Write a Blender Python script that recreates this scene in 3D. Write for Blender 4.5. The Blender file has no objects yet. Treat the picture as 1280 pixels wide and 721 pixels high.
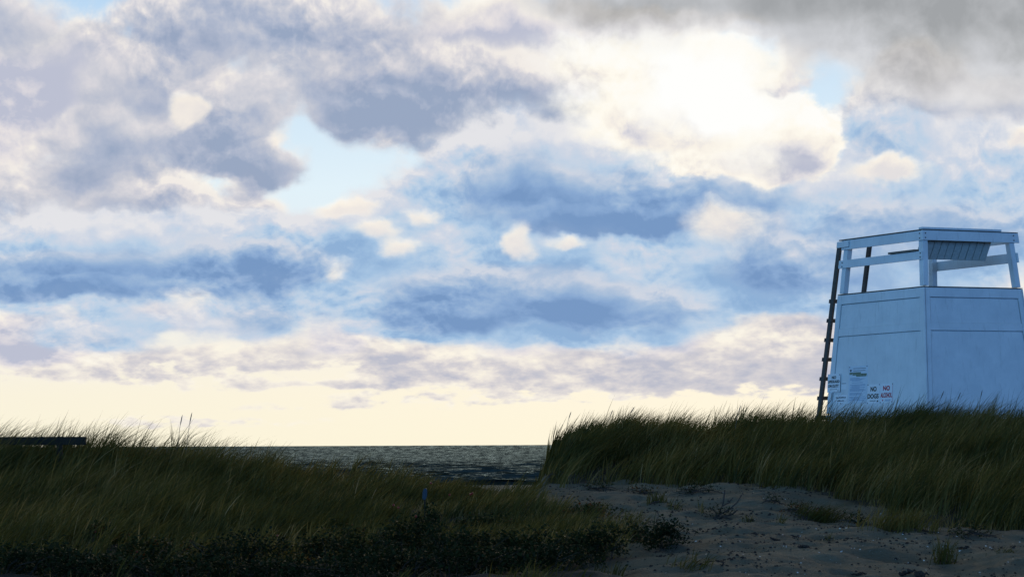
import bpy, bmesh, math, os
import numpy as np
from mathutils import Matrix, Vector

rng = np.random.default_rng(11)
S = bpy.context.scene
COL = S.collection
FOC = 3200.0                      # focal length in photo pixels (1280 wide)
PITCH = math.atan(194.9 / FOC)
ROLL = 0.0045
R = math.radians

# ------------------------------------------------------------------ camera
fw = Vector((0, math.cos(PITCH), math.sin(PITCH)))
up0 = Vector((0, -math.sin(PITCH), math.cos(PITCH)))
rt0 = Vector((1, 0, 0))
rt = rt0 * math.cos(ROLL) - up0 * math.sin(ROLL)
up = up0 * math.cos(ROLL) + rt0 * math.sin(ROLL)


def ray(px, py):
    return fw + rt * ((px - 640) / FOC) + up * ((360.5 - py) / FOC)


def at(px, py, Y):
    d = ray(px, py)
    return d * (Y / d.y)


def z_of(py, Y, px=640):
    return at(px, py, Y).z


cam_d = bpy.data.cameras.new("camera")
cam_d.sensor_width = 36
cam_d.lens = 36 * FOC / 1280
cam_d.clip_start = 0.5
cam_d.clip_end = 60000
cam = bpy.data.objects.new("camera", cam_d)
COL.objects.link(cam)
cam.matrix_world = Matrix(((rt.x, up.x, -fw.x, 0), (rt.y, up.y, -fw.y, 0), (rt.z, up.z, -fw.z, 0), (0, 0, 0, 1)))
S.camera = cam

vs = S.view_settings
S.display_settings.display_device = 'sRGB'
vs.view_transform = 'Standard'
vs.look = 'None'
vs.exposure = 0
vs.gamma = 1
vs.use_curve_mapping = False
S.cycles.max_bounces = 6
S.cycles.diffuse_bounces = 3
S.cycles.glossy_bounces = 3
S.cycles.transmission_bounces = 4
S.cycles.use_denoising = True
S.cycles.denoiser = 'OPENIMAGEDENOISE'
S.cycles.denoising_input_passes = 'RGB_ALBEDO_NORMAL'
S.cycles.denoising_prefilter = 'ACCURATE'
S.cycles.sample_clamp_indirect = 4


# ------------------------------------------------------------------ node helper
class NT:
    def __init__(self, tree):
        self.t = tree
        self.n = tree.nodes
        self.n.clear()

    def new(self, kind, **kw):
        nd = self.n.new(kind)
        for k, v in kw.items():
            setattr(nd, k, v)
        return nd

    def put(self, sock, v):
        if isinstance(v, bpy.types.NodeSocket):
            self.t.links.new(v, sock)
        elif v is not None:
            if hasattr(sock.default_value, '__len__') and not hasattr(v, '__len__'):
                v = (v,) * len(sock.default_value)
            if hasattr(v, '__len__') and len(v) == 3 and len(sock.default_value) == 4:
                v = (*v, 1)
            sock.default_value = v

    def m(self, op, a, b=None, c=None, clamp=False):
        nd = self.new('ShaderNodeMath', operation=op, use_clamp=clamp)
        for i, v in enumerate((a, b, c)):
            if v is not None:
                self.put(nd.inputs[i], v)
        return nd.outputs[0]

    def v(self, op, a, b=None, c=None, out=0):
        nd = self.new('ShaderNodeVectorMath', operation=op)
        for i, x in enumerate((a, b, c)):
            if x is not None:
                self.put(nd.inputs[i], x)
        return nd.outputs['Value'] if op in ('DOT_PRODUCT', 'LENGTH') else nd.outputs[0]

    def mr(self, v, a, b, c=0.0, d=1.0, kind='SMOOTHSTEP'):
        nd = self.new('ShaderNodeMapRange', interpolation_type=kind, clamp=True) if kind == 'LINEAR' else self.new('ShaderNodeMapRange', interpolation_type=kind)
        for i, x in enumerate((v, a, b, c, d)):
            self.put(nd.inputs[i], x)
        return nd.outputs[0]

    def noise(self, vec, scale, detail=4, rough=0.55, dist=0.0, color=False, dims='3D'):
        nd = self.new('ShaderNodeTexNoise', noise_dimensions=dims)
        self.put(nd.inputs['Vector'], vec)
        nd.inputs['Scale'].default_value = scale
        nd.inputs['Detail'].default_value = detail
        nd.inputs['Roughness'].default_value = rough
        nd.inputs['Distortion'].default_value = dist
        return nd.outputs['Color'] if color else nd.outputs[0]

    def ramp(self, v, stops, mode='LINEAR'):
        nd = self.new('ShaderNodeValToRGB')
        cr = nd.color_ramp
        cr.interpolation = mode
        while len(cr.elements) < len(stops):
            cr.elements.new(0.5)
        for e, (p, c) in zip(cr.elements, stops):
            e.position = p
            e.color = (*c, 1)
        self.put(nd.inputs[0], v)
        return nd.outputs[0]

    def mix(self, f, a, b, mode='MIX'):
        nd = self.new('ShaderNodeMix', data_type='RGBA', blend_type=mode)
        self.put(nd.inputs[0], f)
        self.put(nd.inputs[6], a)
        self.put(nd.inputs[7], b)
        return nd.outputs[2]

    def comb(self, x, y, z):
        nd = self.new('ShaderNodeCombineXYZ')
        for i, q in enumerate((x, y, z)):
            self.put(nd.inputs[i], q)
        return nd.outputs[0]


def srgb(r, g, b):
    f = lambda c: c / 12.92 if c <= 0.04045 else ((c + 0.055) / 1.055) ** 2.4
    return (f(r / 255), f(g / 255), f(b / 255))


# ------------------------------------------------------------------ world: sky and clouds
SUN_AZ, SUN_EL = math.atan(330 / FOC), R(9)


def build_world():
    w = bpy.data.worlds.new("World")
    S.world = w
    w.use_nodes = True
    T = NT(w.node_tree)
    gen = T.new('ShaderNodeTexCoord').outputs['Generated']
    sep = T.new('ShaderNodeSeparateXYZ')
    T.put(sep.inputs[0], gen)
    X, Y, Z = sep.outputs
    az = T.m('MULTIPLY', T.m('ARCTAN2', X, Y), 3200)
    el = T.m('MULTIPLY', T.m('ARCSINE', Z), 3200)
    P = T.comb(az, el, 0)

    # cloud-deck coordinates: detail shrinks and flattens towards the horizon
    den = T.m('MAXIMUM', T.m('ADD', el, 240), 120)
    cu = T.m('DIVIDE', az, 92)
    cv = T.m('MULTIPLY', T.m('LOGARITHM', den, math.e), 7.6)
    q = T.comb(cu, cv, 0)
    w1 = T.v('SUBTRACT', T.noise(q, .55, 2, 0.5, color=True, dims='2D'), (0.5, 0.5, 0.5))
    w2 = T.v('SUBTRACT', T.noise(q, 1.9, 4, 0.5, color=True, dims='2D'), (0.5, 0.5, 0.5))
    hz = T.mr(el, 40, 330, 0.45, 1.0)
    hzv = T.comb(hz, T.m('MULTIPLY', hz, 0.8), 0)
    wp = T.v('MULTIPLY', T.v('MULTIPLY_ADD', w2, (44, 36, 0), T.v('MULTIPLY', w1, (80, 46, 0))), hzv)
    Pw = T.v('ADD', P, wp)
    sp = T.new('ShaderNodeSeparateXYZ')
    T.put(sp.inputs[0], Pw)
    ax, ay, _ = sp.outputs
    A3 = T.comb(ax, ax, ax)
    E3 = T.comb(ay, ay, ay)
    n_big = T.m('SUBTRACT', T.noise(q, .80, 6, 0.46, dims='2D'), 0.5)
    n_soft = T.m('SUBTRACT', T.noise(T.v('ADD', q, (31, 17, 0)), .9, 3, 0.5, dims='2D'), 0.5)
    qb = T.v('MULTIPLY_ADD', w2, (0.20, 0.20, 0), T.v('MULTIPLY_ADD', w1, (0.3, 0.3, 0), q))

    def worley(vec):                       # heaped round puffs
        nd = T.new('ShaderNodeTexVoronoi', voronoi_dimensions='2D', feature='SMOOTH_F1', normalize=True)
        T.put(nd.inputs['Vector'], vec)
        nd.inputs['Scale'].default_value = 1.25
        nd.inputs['Detail'].default_value = 4
        nd.inputs['Roughness'].default_value = .55
        nd.inputs['Lacunarity'].default_value = 2.15
        nd.inputs['Smoothness'].default_value = .35
        return T.m('SUBTRACT', .42, nd.outputs['Distance'])
    bl = worley(qb)
    crisp = T.mr(T.noise(q, .45, 2, .5, dims='2D'), .36, .62, .45, 1.3)
    n_fine = T.m('MULTIPLY', bl, crisp)
    relief = T.m('MULTIPLY', T.m('SUBTRACT', worley(T.v('ADD', qb, (0.03, 0.13, 0))), bl), crisp)

    n_small = T.m('SUBTRACT', T.noise(T.v('MULTIPLY', q, (1.0, 1.25, 1)), 2.3, 5, .55, dims='2D'), 0.5)

    def conv(px, py):
        d = ray(px, py).normalized()
        return math.atan2(d.x, d.y) * 3200, math.asin(d.z) * 3200

    def field(blobs):
        """summed soft lumps, and how much of them lies above each point"""
        tot = grad = None
        bl_ = list(blobs)
        while len(bl_) % 3:
            bl_.append((640, 300, 10, 10, 0.0))
        for i in range(0, len(bl_), 3):
            t3 = bl_[i:i + 3]
            c = [conv(b[0], b[1]) for b in t3]
            ix = [1 / b[2] for b in t3]
            iy = [1 / b[3] for b in t3]
            dx = T.v('MULTIPLY_ADD', A3, ix, [-c[k][0] * ix[k] for k in range(3)])
            dy = T.v('MULTIPLY_ADD', E3, iy, [-c[k][1] * iy[k] for k in range(3)])
            r2 = T.v('MULTIPLY_ADD', dx, dx, T.v('MULTIPLY', dy, dy))
            f1 = T.v('MAXIMUM', T.v('SUBTRACT', (1, 1, 1), r2), (0, 0, 0))
            s_ = T.v('DOT_PRODUCT', T.v('MULTIPLY', f1, f1), [b[4] for b in t3])
            g_ = T.v('DOT_PRODUCT', T.v('MULTIPLY', f1, dy), [b[4] for b in t3])
            tot = s_ if tot is None else T.m('ADD', tot, s_)
            grad = g_ if grad is None else T.m('ADD', grad, g_)
        return tot, grad

    def layer(below, blobs, lo, hi, stops, kb=1.0, kf=1.0, kr=1.0, ks=0.6, kg=.5, depth=1.3, amax=1.0, gate=3.0, bias=0.0, kx=0.0):
        f, g_ = field(blobs)
        nz = T.m('MULTIPLY_ADD', n_fine, kf, T.m('MULTIPLY', n_big, kb))
        if kx:
            nz = T.m('MULTIPLY_ADD', n_small, kx, nz)
        d = T.m('MULTIPLY_ADD', nz, T.m('MULTIPLY', f, gate, clamp=True), f)
        a = T.m('MULTIPLY', T.mr(d, lo, hi), amax)
        sh = T.m('DIVIDE', T.m('SUBTRACT', d, lo), depth)
        sh = T.m('MULTIPLY_ADD', n_soft, ks, sh)
        sh = T.m('MULTIPLY_ADD', g_, -kg, sh)
        sh = T.m('MULTIPLY_ADD', relief, kr, sh)
        sh = T.m('ADD', sh, bias, clamp=True)
        return T.mix(a, below, T.ramp(sh, stops, 'LINEAR'))

    # clear sky: the physical sky under a thin bright veil, warm near the horizon
    nish = T.new('ShaderNodeTexSky', sky_type='NISHITA')
    nish.sun_disc = False
    nish.sun_elevation = SUN_EL
    nish.sun_rotation = SUN_AZ
    nish.air_density = 1.0
    nish.dust_density = 1.5
    clear = T.v('SCALE', nish.outputs[0])
    clear.node.inputs['Scale'].default_value = 0.06
    veil = T.ramp(T.mr(el, 0, 640, kind='LINEAR'), [
        (0.0, srgb(249, 243, 219)), (0.10, srgb(248, 242, 222)), (0.18, srgb(245, 241, 229)),
        (0.32, srgb(228, 236, 240)), (0.5, srgb(222, 240, 250)), (0.8, srgb(190, 220, 246)), (1.0, srgb(170, 205, 240))])
    col = T.mix(0.985, clear, veil)

    BANK = [(0.0, srgb(252, 245, 230)), (0.3, srgb(236, 229, 222)), (0.6, srgb(212, 208, 212)), (1.0, srgb(184, 187, 203))]
    CREAM = [(0.0, srgb(253, 249, 240)), (0.3, srgb(248, 241, 230)), (0.55, srgb(232, 226, 226)), (0.8, srgb(212, 210, 219)), (1.0, srgb(188, 192, 210))]
    LIT = [(0.0, srgb(255, 254, 250)), (0.30, srgb(255, 250, 238)), (0.5, srgb(247, 240, 230)), (0.75, srgb(222, 219, 223)), (1.0, srgb(186, 190, 208))]
    LAV = [(0.0, srgb(242, 236, 230)), (0.2, srgb(220, 217, 221)), (0.45, srgb(195, 198, 210)), (0.7, srgb(173, 182, 203)), (1.0, srgb(150, 165, 192))]
    PALE = [(0.0, srgb(228, 228, 232)), (0.25, srgb(206, 214, 228)), (0.5, srgb(188, 208, 229)), (0.75, srgb(164, 194, 225)), (1.0, srgb(142, 176, 214))]
    BLUE = [(0.0, srgb(212, 216, 226)), (0.25, srgb(182, 198, 220)), (0.5, srgb(157, 183, 215)), (0.75, srgb(136, 167, 208)), (1.0, srgb(115, 148, 193))]
    WARM = [(0.0, srgb(230, 229, 230)), (0.35, srgb(206, 205, 207)), (0.65, srgb(182, 181, 181)), (1.0, srgb(157, 156, 155))]

    # broken low bank above the horizon
    col = layer(col, [
        (230, 526, 260, 9, .40), (430, 508, 220, 9, .35), (100, 468, 220, 20, .5), (300, 478, 260, 16, .5), (620, 498, 300, 10, .5), (730, 474, 420, 30, .9), (560, 448, 260, 30, .7), (960, 462, 260, 40, .8), (700, 408, 300, 30, .6),
        (390, 412, 110, 36, .6), (150, 440, 160, 30, .5), (1120, 430, 260, 90, .9), (1240, 400, 160, 90, .8),
        (850, 440, 200, 26, .5), (480, 480, 160, 12, .5), (40, 425, 90, 40, .4), (1200, 486, 220, 18, .6),
        (200, 446, 260, 36, .6), (340, 436, 220, 40, .6), (620, 440, 320, 46, .7), (900, 425, 320, 70, .7), (1060, 380, 240, 70, .7)],
        .12, .75, BANK, kb=2.4, kf=1.6, kr=1.8, ks=.8, kg=.5, depth=2.6, amax=.95, kx=3.2)
    # bright cloud, thin and lit from behind
    col = layer(col, [
        (55, 90, 170, 90, 1.2), (20, 165, 90, 70, .8), (235, 115, 70, 100, .7), (430, 78, 110, 60, .9), (600, 55, 150, 95, 1.2),
        (870, 110, 190, 130, 1.4), (780, 60, 190, 80, 1.2), (750, 135, 120, 85, .9), (560, 30, 320, 60, .5), (160, 60, 200, 80, .5),
        (200, 250, 190, 85, 1.0), (50, 250, 120, 70, .8), (60, 415, 160, 62, .9), (225, 385, 90, 46, .7), (410, 400, 70, 70, .8),
        (470, 360, 100, 70, .7), (640, 430, 110, 30, .6), (820, 425, 130, 30, .6), (870, 340, 120, 80, .8), (1200, 205, 170, 70, .7),
        (930, 72, 70, 56, -2.2), (1030, 140, 60, 36, -.9), (700, 340, 90, 60, .6), (1110, 120, 280, 90, .55), (1150, 240, 300, 60, .6), (150, 395, 180, 50, .6), (660, 300, 90, 40, .6)],
        .08, .70, CREAM, kb=1.9, kf=1.2, kr=1.9, ks=1.1, kg=.65, depth=1.7, kx=.5, bias=.14)
    # grey lavender cloud
    col = layer(col, [
        (0, 28, 130, 70, 1.0), (215, 15, 160, 70, 1.0), (180, 95, 130, 110, .8), (390, 15, 190, 70, 1.0), (380, 95, 90, 45, .6), (330, 60, 90, 60, .5),
        (450, 118, 160, 62, 1.2), (570, 128, 240, 90, 1.5), (690, 165, 190, 90, 1.3), (780, 195, 190, 66, 1.0), (120, 185, 120, 56, 1.4),
        (300, 160, 80, 85, 1.4), (240, 185, 90, 50, .9), (335, 208, 80, 30, 1.1), (60, 258, 190, 62, 1.3), (230, 265, 150, 56, 1.0), (430, 60, 200, 60, .6), (660, 120, 160, 80, .8), (1160, 135, 240, 60, 1.2), (1160, 370, 220, 60, .7), (1010, 130, 60, 30, -.6), (560, 15, 100, 40, .5), (760, 190, 160, 60, .8),
        (880, 205, 150, 50, .6), (100, 215, 140, 30, .6)],
        .02, .72, LAV, kb=1.4, kf=1.0, kr=2.0, ks=.8, kg=.55, depth=2.6, amax=.97, kx=.5, bias=.10)
    # pale blue and lilac bodies, soft
    col = layer(col, [
        (60, 325, 210, 85, 1.6), (270, 318, 250, 75, 1.6), (330, 385, 160, 55, .9), (140, 415, 140, 40, .7), (560, 300, 190, 90, 1.0),
        (620, 360, 270, 90, 1.6), (780, 360, 220, 90, 1.6), (740, 235, 300, 95, 1.8), (900, 255, 210, 66, 1.2), (1090, 305, 270, 115, 1.6), (1210, 255, 210, 95, 1.5),
        (1090, 185, 100, 70, .9), (450, 300, 120, 60, .8), (960, 330, 150, 80, .9), (570, 405, 200, 34, .7), (920, 260, 150, 60, .6),
        (640, 200, 160, 90, .8), (1230, 195, 170, 60, .8)],
        .02, .55, PALE, kb=1.2, kf=1.0, kr=1.9, ks=1.1, kg=.5, depth=2.6, kx=.4, bias=.10)
    # blue shadowed cores with flat bases
    col = layer(col, [
        (40, 342, 180, 42, 1.3), (270, 328, 200, 46, 1.6), (150, 364, 280, 18, 1.2), (360, 345, 90, 34, .6), (330, 395, 110, 32, .8),
        (110, 425, 80, 20, .5), (620, 372, 210, 55, 1.3), (770, 380, 160, 44, 1.4), (560, 402, 150, 22, 1.0), (560, 350, 70, 40, .6),
        (740, 248, 240, 54, 1.6), (640, 215, 110, 55, .8), (800, 280, 240, 26, 1.4), (965, 325, 100, 60, 1.4), (1050, 335, 120, 50, .9),
        (1090, 190, 60, 46, .5), (1180, 290, 170, 60, .9), (1100, 270, 110, 40, .6), (910, 248, 150, 34, 1.0)],
        .02, .95, BLUE, kb=1.3, kf=1.0, kr=1.8, ks=.8, kg=.6, depth=2.3, bias=.06, amax=.86, kx=.4)
    # heaped cumulus in front, sunlit through: crisp heads on the right, a soft flank over them, the glowing core last
    col = layer(col, [
        (900, 160, 150, 66, .9), (972, 168, 100, 60, 1.3), (1012, 188, 62, 44, 1.2), (930, 205, 140, 40, .8)],
        .10, .62, LIT, kb=.9, kf=1.7, kr=2.4, ks=.7, kg=.55, depth=5.0, bias=.10, kx=1.0)
    col = layer(col, [
        (880, 100, 170, 95, 1.3), (790, 68, 190, 54, .8), (755, 140, 100, 56, .8), (850, 160, 140, 62, .8), (910, 195, 170, 46, .5)],
        .05, 1.10, LIT, kb=1.3, kf=1.3, kr=1.6, ks=.6, kg=.40, depth=4.8, bias=.06, kx=.7)
    col = layer(col, [
        (885, 108, 140, 84, 1.5), (945, 148, 100, 44, .9), (800, 62, 130, 36, .6)],
        .05, 1.6, [(0.0, srgb(255, 250, 238)), (0.5, srgb(255, 253, 246)), (1.0, srgb(255, 255, 253))], kb=1.2, kf=1.4, kr=.4, ks=.2, kg=.1, depth=1.5, kx=.6)
    # the dark warm roof of cloud at the upper right
    col = layer(col, [
        (1110, 15, 460, 85, 1.5), (900, 0, 300, 46, 1.1), (1210, 75, 300, 90, .65), (1080, 105, 190, 70, .5), (720, 5, 190, 40, .7),
        (1270, 60, 250, 130, .9), (930, 75, 76, 54, -1.8)],
        .05, 1.1, WARM, kb=1.5, kf=.6, kr=.8, ks=.9, kg=-.25, depth=2.6, amax=.9)
    # small sunlit puffs
    col = layer(col, [
        (465, 288, 46, 20, 1.0), (495, 312, 32, 22, 1.1), (428, 262, 56, 18, .9), (655, 303, 38, 30, 1.1), (905, 282, 64, 46, 1.0),
        (340, 180, 24, 22, .9), (245, 140, 30, 34, .8), (1097, 214, 66, 22, 1.1), (1280, 170, 30, 24, 1.1), (520, 268, 30, 18, .8),
        (710, 305, 26, 13, .8), (430, 338, 26, 24, .7), (235, 372, 44, 28, .8)],
        .06, 1.25, [(0.0, srgb(255, 252, 244)), (0.5, srgb(252, 243, 230)), (1.0, srgb(232, 226, 224))], kb=1.5, kf=1.8, kr=1.4, kg=.6, ks=.2, depth=1.5, gate=1.6, amax=.9)

    # the rest of the sky, out of frame: made dark overhead and bright blue behind to shape the light
    back = T.mr(Y, -0.35, 0.55, 1.0, 0.0)
    over = T.mr(Z, 0.20, 0.42)
    gcl = T.mr(n_big, -0.10, 0.14)
    blue = T.mix(gcl, srgb(76, 144, 226), srgb(132, 182, 242))
    blue = T.v('SCALE', blue)
    blue.node.inputs['Scale'].default_value = BACK
    roof = T.mix(gcl, (.050, .075, .082), (.085, .110, .105))
    side = T.mix(gcl, srgb(150, 180, 222), srgb(196, 204, 220))
    left = T.mr(X, -0.75, 0.45, 1.0, 0.0)
    blue = T.mix(left, T.v('MULTIPLY', blue, (.74, .80, .86)), T.v('MULTIPLY', blue, (1.15, 1.42, 1.32)))
    rest = T.mix(back, side, blue)
    # outside the framed window
    wz = T.mr(el, 640, 900)
    wx = T.mr(T.m('ABSOLUTE', az), 820, 1500)
    out = T.m('MAXIMUM', wz, wx)
    col = T.mix(out, col, rest)
    col = T.mix(T.m('MULTIPLY', over, 1.0), col, roof)
    # below the horizon the dome is only ever hidden ground
    col = T.mix(T.mr(Z, -0.02, -0.004, 1.0, 0.0), col, (.02, .025, .03))
    bg = T.new('ShaderNodeBackground')
    T.put(bg.inputs[0], col)
    bg.inputs[1].default_value = 1.0
    o = T.new('ShaderNodeOutputWorld')
    T.put(o.inputs[0], bg.outputs[0])
    w.cycles.sampling_method = 'MANUAL'
    w.cycles.sample_map_resolution = 512


BACK = 2.75
build_world()

sl = bpy.data.lights.new("sun", 'SUN')
sl.energy = 0.8
sl.angle = R(26)
sl.color = (1.0, 0.82, 0.55)
so = bpy.data.objects.new("sun", sl)
COL.objects.link(so)
sd = Vector((math.sin(SUN_AZ) * math.cos(SUN_EL), math.cos(SUN_AZ) * math.cos(SUN_EL), math.sin(SUN_EL)))
so.rotation_euler = (-sd).to_track_quat('-Z', 'Y').to_euler()
so.location = (0, -5, 20)


# ------------------------------------------------------------------ object helpers
def mesh_np(name, verts, faces, mat=None, parent=None, smooth=False, attr=None, mats=None, midx=None, uv=None):
    me = bpy.data.meshes.new(name)
    verts = np.asarray(verts, dtype=np.float32)
    if isinstance(faces, np.ndarray):
        nf, k = faces.shape
        me.vertices.add(len(verts))
        me.vertices.foreach_set('co', verts.ravel())
        me.loops.add(nf * k)
        me.loops.foreach_set('vertex_index', faces.astype(np.int32).ravel())
        me.polygons.add(nf)
        me.polygons.foreach_set('loop_start', np.arange(0, nf * k, k, dtype=np.int32))
        me.update(calc_edges=True)
    else:
        me.from_pydata([tuple(map(float, v)) for v in verts], [], faces)
        me.update()
    if attr:
        for an, av in attr.items():
            at_ = me.attributes.new(an, 'FLOAT', 'POINT')
            at_.data.foreach_set('value', np.asarray(av, dtype=np.float32))
    for mm in (mats or ([mat] if mat else [])):
        me.materials.append(mm)
    if midx is not None:
        me.polygons.foreach_set('material_index', np.asarray(midx, dtype=np.int32))
    if smooth:
        me.polygons.foreach_set('use_smooth', np.ones(len(me.polygons), dtype=bool))
    ob = bpy.data.objects.new(name, me)
    COL.objects.link(ob)
    if parent:
        ob.parent = parent
    return ob


def tag(o, label=None, cat=None, group=None, kind=None):
    for k, v in (('label', label), ('category', cat), ('group', group), ('kind', kind)):
        if v:
            o[k] = v
    return o


def empty(name, loc, rz=0.0):
    o = bpy.data.objects.new(name, None)
    o.empty_display_size = 0.2
    COL.objects.link(o)
    o.location = loc
    o.rotation_euler = (0, 0, rz)
    return o


def copy_tree(o, parent=None):
    c = o.copy()
    COL.objects.link(c)
    if parent:
        c.parent = parent
    for ch in list(o.children):
        copy_tree(ch, c)
    return c


class MB:
    """collects hexahedra and tubes, builds one mesh"""
    def __init__(self):
        self.v, self.f, self.m = [], [], []

    def hexa(self, c, mi=0):
        # corners: bottom ring 0-3, top ring 4-7
        c = [Vector(p) for p in c]
        b = len(self.v)
        vol = (c[1] - c[0]).cross(c[3] - c[0]).dot(c[4] - c[0])
        self.v += c
        fs = [(0, 3, 2, 1), (4, 5, 6, 7), (0, 1, 5, 4), (1, 2, 6, 5), (2, 3, 7, 6), (3, 0, 4, 7)]
        for f in fs:
            g = tuple(b + i for i in f)
            self.f.append(g if vol > 0 else g[::-1])
            self.m.append(mi)

    def tube(self, pts, rad, n=6, mi=0):
        pts = [Vector(p) for p in pts]
        rad = rad if hasattr(rad, '__len__') else [rad] * len(pts)
        b = len(self.v)
        for i, p in enumerate(pts):
            t = (pts[min(i + 1, len(pts) - 1)] - pts[max(i - 1, 0)]).normalized()
            a = t.cross(Vector((0.31, 0.2, 0.93)) if abs(t.z) < .9 else Vector((1, 0, 0))).normalized()
            c = t.cross(a)
            for k in range(n):
                w = 2 * math.pi * k / n
                self.v.append(p + (a * math.cos(w) + c * math.sin(w)) * rad[i])
        for i in range(len(pts) - 1):
            for k in range(n):
                k2 = (k + 1) % n
                self.f.append((b + i * n + k, b + i * n + k2, b + (i + 1) * n + k2, b + (i + 1) * n + k))
                self.m.append(mi)
        self.f.append(tuple(b + k for k in range(n))[::-1])
        self.m.append(mi)
        e = b + (len(pts) - 1) * n
        self.f.append(tuple(e + k for k in range(n)))
        self.m.append(mi)

    def build(self, name, mats, parent=None, bevel=0.0, smooth=False):
        mats = mats if isinstance(mats, (list, tuple)) else [mats]
        o = mesh_np(name, self.v, self.f, mats=mats, midx=self.m, parent=parent, smooth=smooth)
        if bevel:
            md = o.modifiers.new('soft_edges', 'BEVEL')
            md.width = bevel
            md.segments = 2
            md.limit_method = 'ANGLE'
        return o


def vnoise(x, y, seed=0):
    xi, yi = np.floor(x).astype(np.int64), np.floor(y).astype(np.int64)
    fx, fy = x - xi, y - yi
    fx, fy = fx * fx * (3 - 2 * fx), fy * fy * (3 - 2 * fy)

    def h(a, b):
        n = (a * 374761393 + b * 668265263 + seed * 982451653) & 0xFFFFFFFF
        n = ((n ^ (n >> 13)) * 1274126177) & 0xFFFFFFFF
        return ((n ^ (n >> 16)) & 0xFFFF) / 65535.0
    return ((h(xi, yi) * (1 - fx) + h(xi + 1, yi) * fx) * (1 - fy) + (h(xi, yi + 1) * (1 - fx) + h(xi + 1, yi + 1) * fx) * fy) - 0.5


# ------------------------------------------------------------------ materials
def material(name):
    m = bpy.data.materials.new(name)
    m.use_nodes = True
    T = NT(m.node_tree)
    b = T.new('ShaderNodeBsdfPrincipled')
    o = T.new('ShaderNodeOutputMaterial')
    T.put(o.inputs[0], b.outputs[0])
    return m, T, b, o


def bump(T, b, h, strength, dist):
    n = T.new('ShaderNodeBump')
    n.inputs['Strength'].default_value = strength
    n.inputs['Distance'].default_value = dist
    T.put(n.inputs['Height'], h)
    T.put(b.inputs['Normal'], n.outputs[0])


def mat_paint():
    m, T, b, o = material('weathered_white_paint')
    p = T.new('ShaderNodeTexCoord').outputs['Object']
    n = T.noise(p, 2.2, 5, .6)
    st = T.noise(T.v('MULTIPLY', p, (9, 9, 1.1)), 1.6, 5, .62)     # runs and streaks down the boards
    c = T.ramp(n, [(0.25, (.66, .67, .67)), (0.7, (.80, .80, .79))])
    c = T.mix(T.mr(st, .54, .76, 0, .42), c, (.46, .46, .43))
    ch = T.noise(p, 26, 4, .7)
    c = T.mix(T.mr(ch, .70, .74, 0, .8), c, (.20, .17, .14))       # small chips
    T.put(b.inputs['Base Color'], c)
    b.inputs['Roughness'].default_value = .55
    g = T.noise(T.v('MULTIPLY', p, (40, 40, 6)), 2, 4, .6)
    bump(T, b, T.m('ADD', g, T.m('MULTIPLY', ch, .4)), .25, .004)
    return m


def mat_wood(name, c0, c1, rough=.85):
    m, T, b, o = material(name)
    p = T.new('ShaderNodeTexCoord').outputs['Object']
    g = T.noise(T.v('MULTIPLY', p, (3, 3, 3)), 5, 6, .65, .8)
    T.put(b.inputs['Base Color'], T.ramp(g, [(.3, c0), (.7, c1)]))
    b.inputs['Roughness'].default_value = rough
    bump(T, b, g, .4, .006)
    return m


def mat_plain(name, c, rough=.6, var=.25):
    m, T, b, o = material(name)
    p = T.new('ShaderNodeTexCoord').outputs['Object']
    n = T.noise(p, 14, 4, .6)
    T.put(b.inputs['Base Color'], T.ramp(n, [(.25, tuple(x * (1 - var) for x in c)), (.75, tuple(min(1, x * (1 + var)) for x in c))]))
    b.inputs['Roughness'].default_value = rough
    return m


def mat_blades(name, stops, trans=.48):
    m, T, b, o = material(name)
    a = T.new('ShaderNodeAttribute', attribute_name='tone').outputs['Fac']
    c = T.ramp(a, stops)
    T.put(b.inputs['Base Color'], c)
    b.inputs['Roughness'].default_value = .6
    b.inputs['Specular IOR Level'].default_value = .25
    tr = T.new('ShaderNodeBsdfTranslucent')
    T.put(tr.inputs[0], c)
    mx = T.new('ShaderNodeMixShader')
    mx.inputs[0].default_value = trans
    T.put(mx.inputs[1], b.outputs[0])
    T.put(mx.inputs[2], tr.outputs[0])
    T.put(o.inputs[0], mx.outputs[0])
    return m


def mat_sand():
    m, T, b, o = material('beach_sand')
    p = T.new('ShaderNodeTexCoord').outputs['Object']
    n1 = T.noise(p, .7, 5, .6)
    n2 = T.noise(p, 7, 5, .65)
    n3 = T.noise(p, 60, 3, .7)
    c = T.ramp(n1, [(.3, (.168, .146, .100)), (.7, (.29, .258, .180))])
    c = T.mix(T.mr(n2, .52, .72, 0, .55), c, (.105, .095, .080))
    c = T.mix(T.mr(n3, .62, .70, 0, .6), c, (.07, .062, .052))
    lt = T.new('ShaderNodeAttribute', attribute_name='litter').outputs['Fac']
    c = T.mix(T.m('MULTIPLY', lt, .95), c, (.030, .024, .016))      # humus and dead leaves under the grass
    T.put(b.inputs['Base Color'], c)
    b.inputs['Roughness'].default_value = .95
    n4 = T.noise(p, 22, 4, .7)
    h = T.m('ADD', T.m('MULTIPLY_ADD', n4, .55, n2), T.m('MULTIPLY', n3, .4))
    bump(T, b, h, 1.0, .11)
    return m


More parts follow.
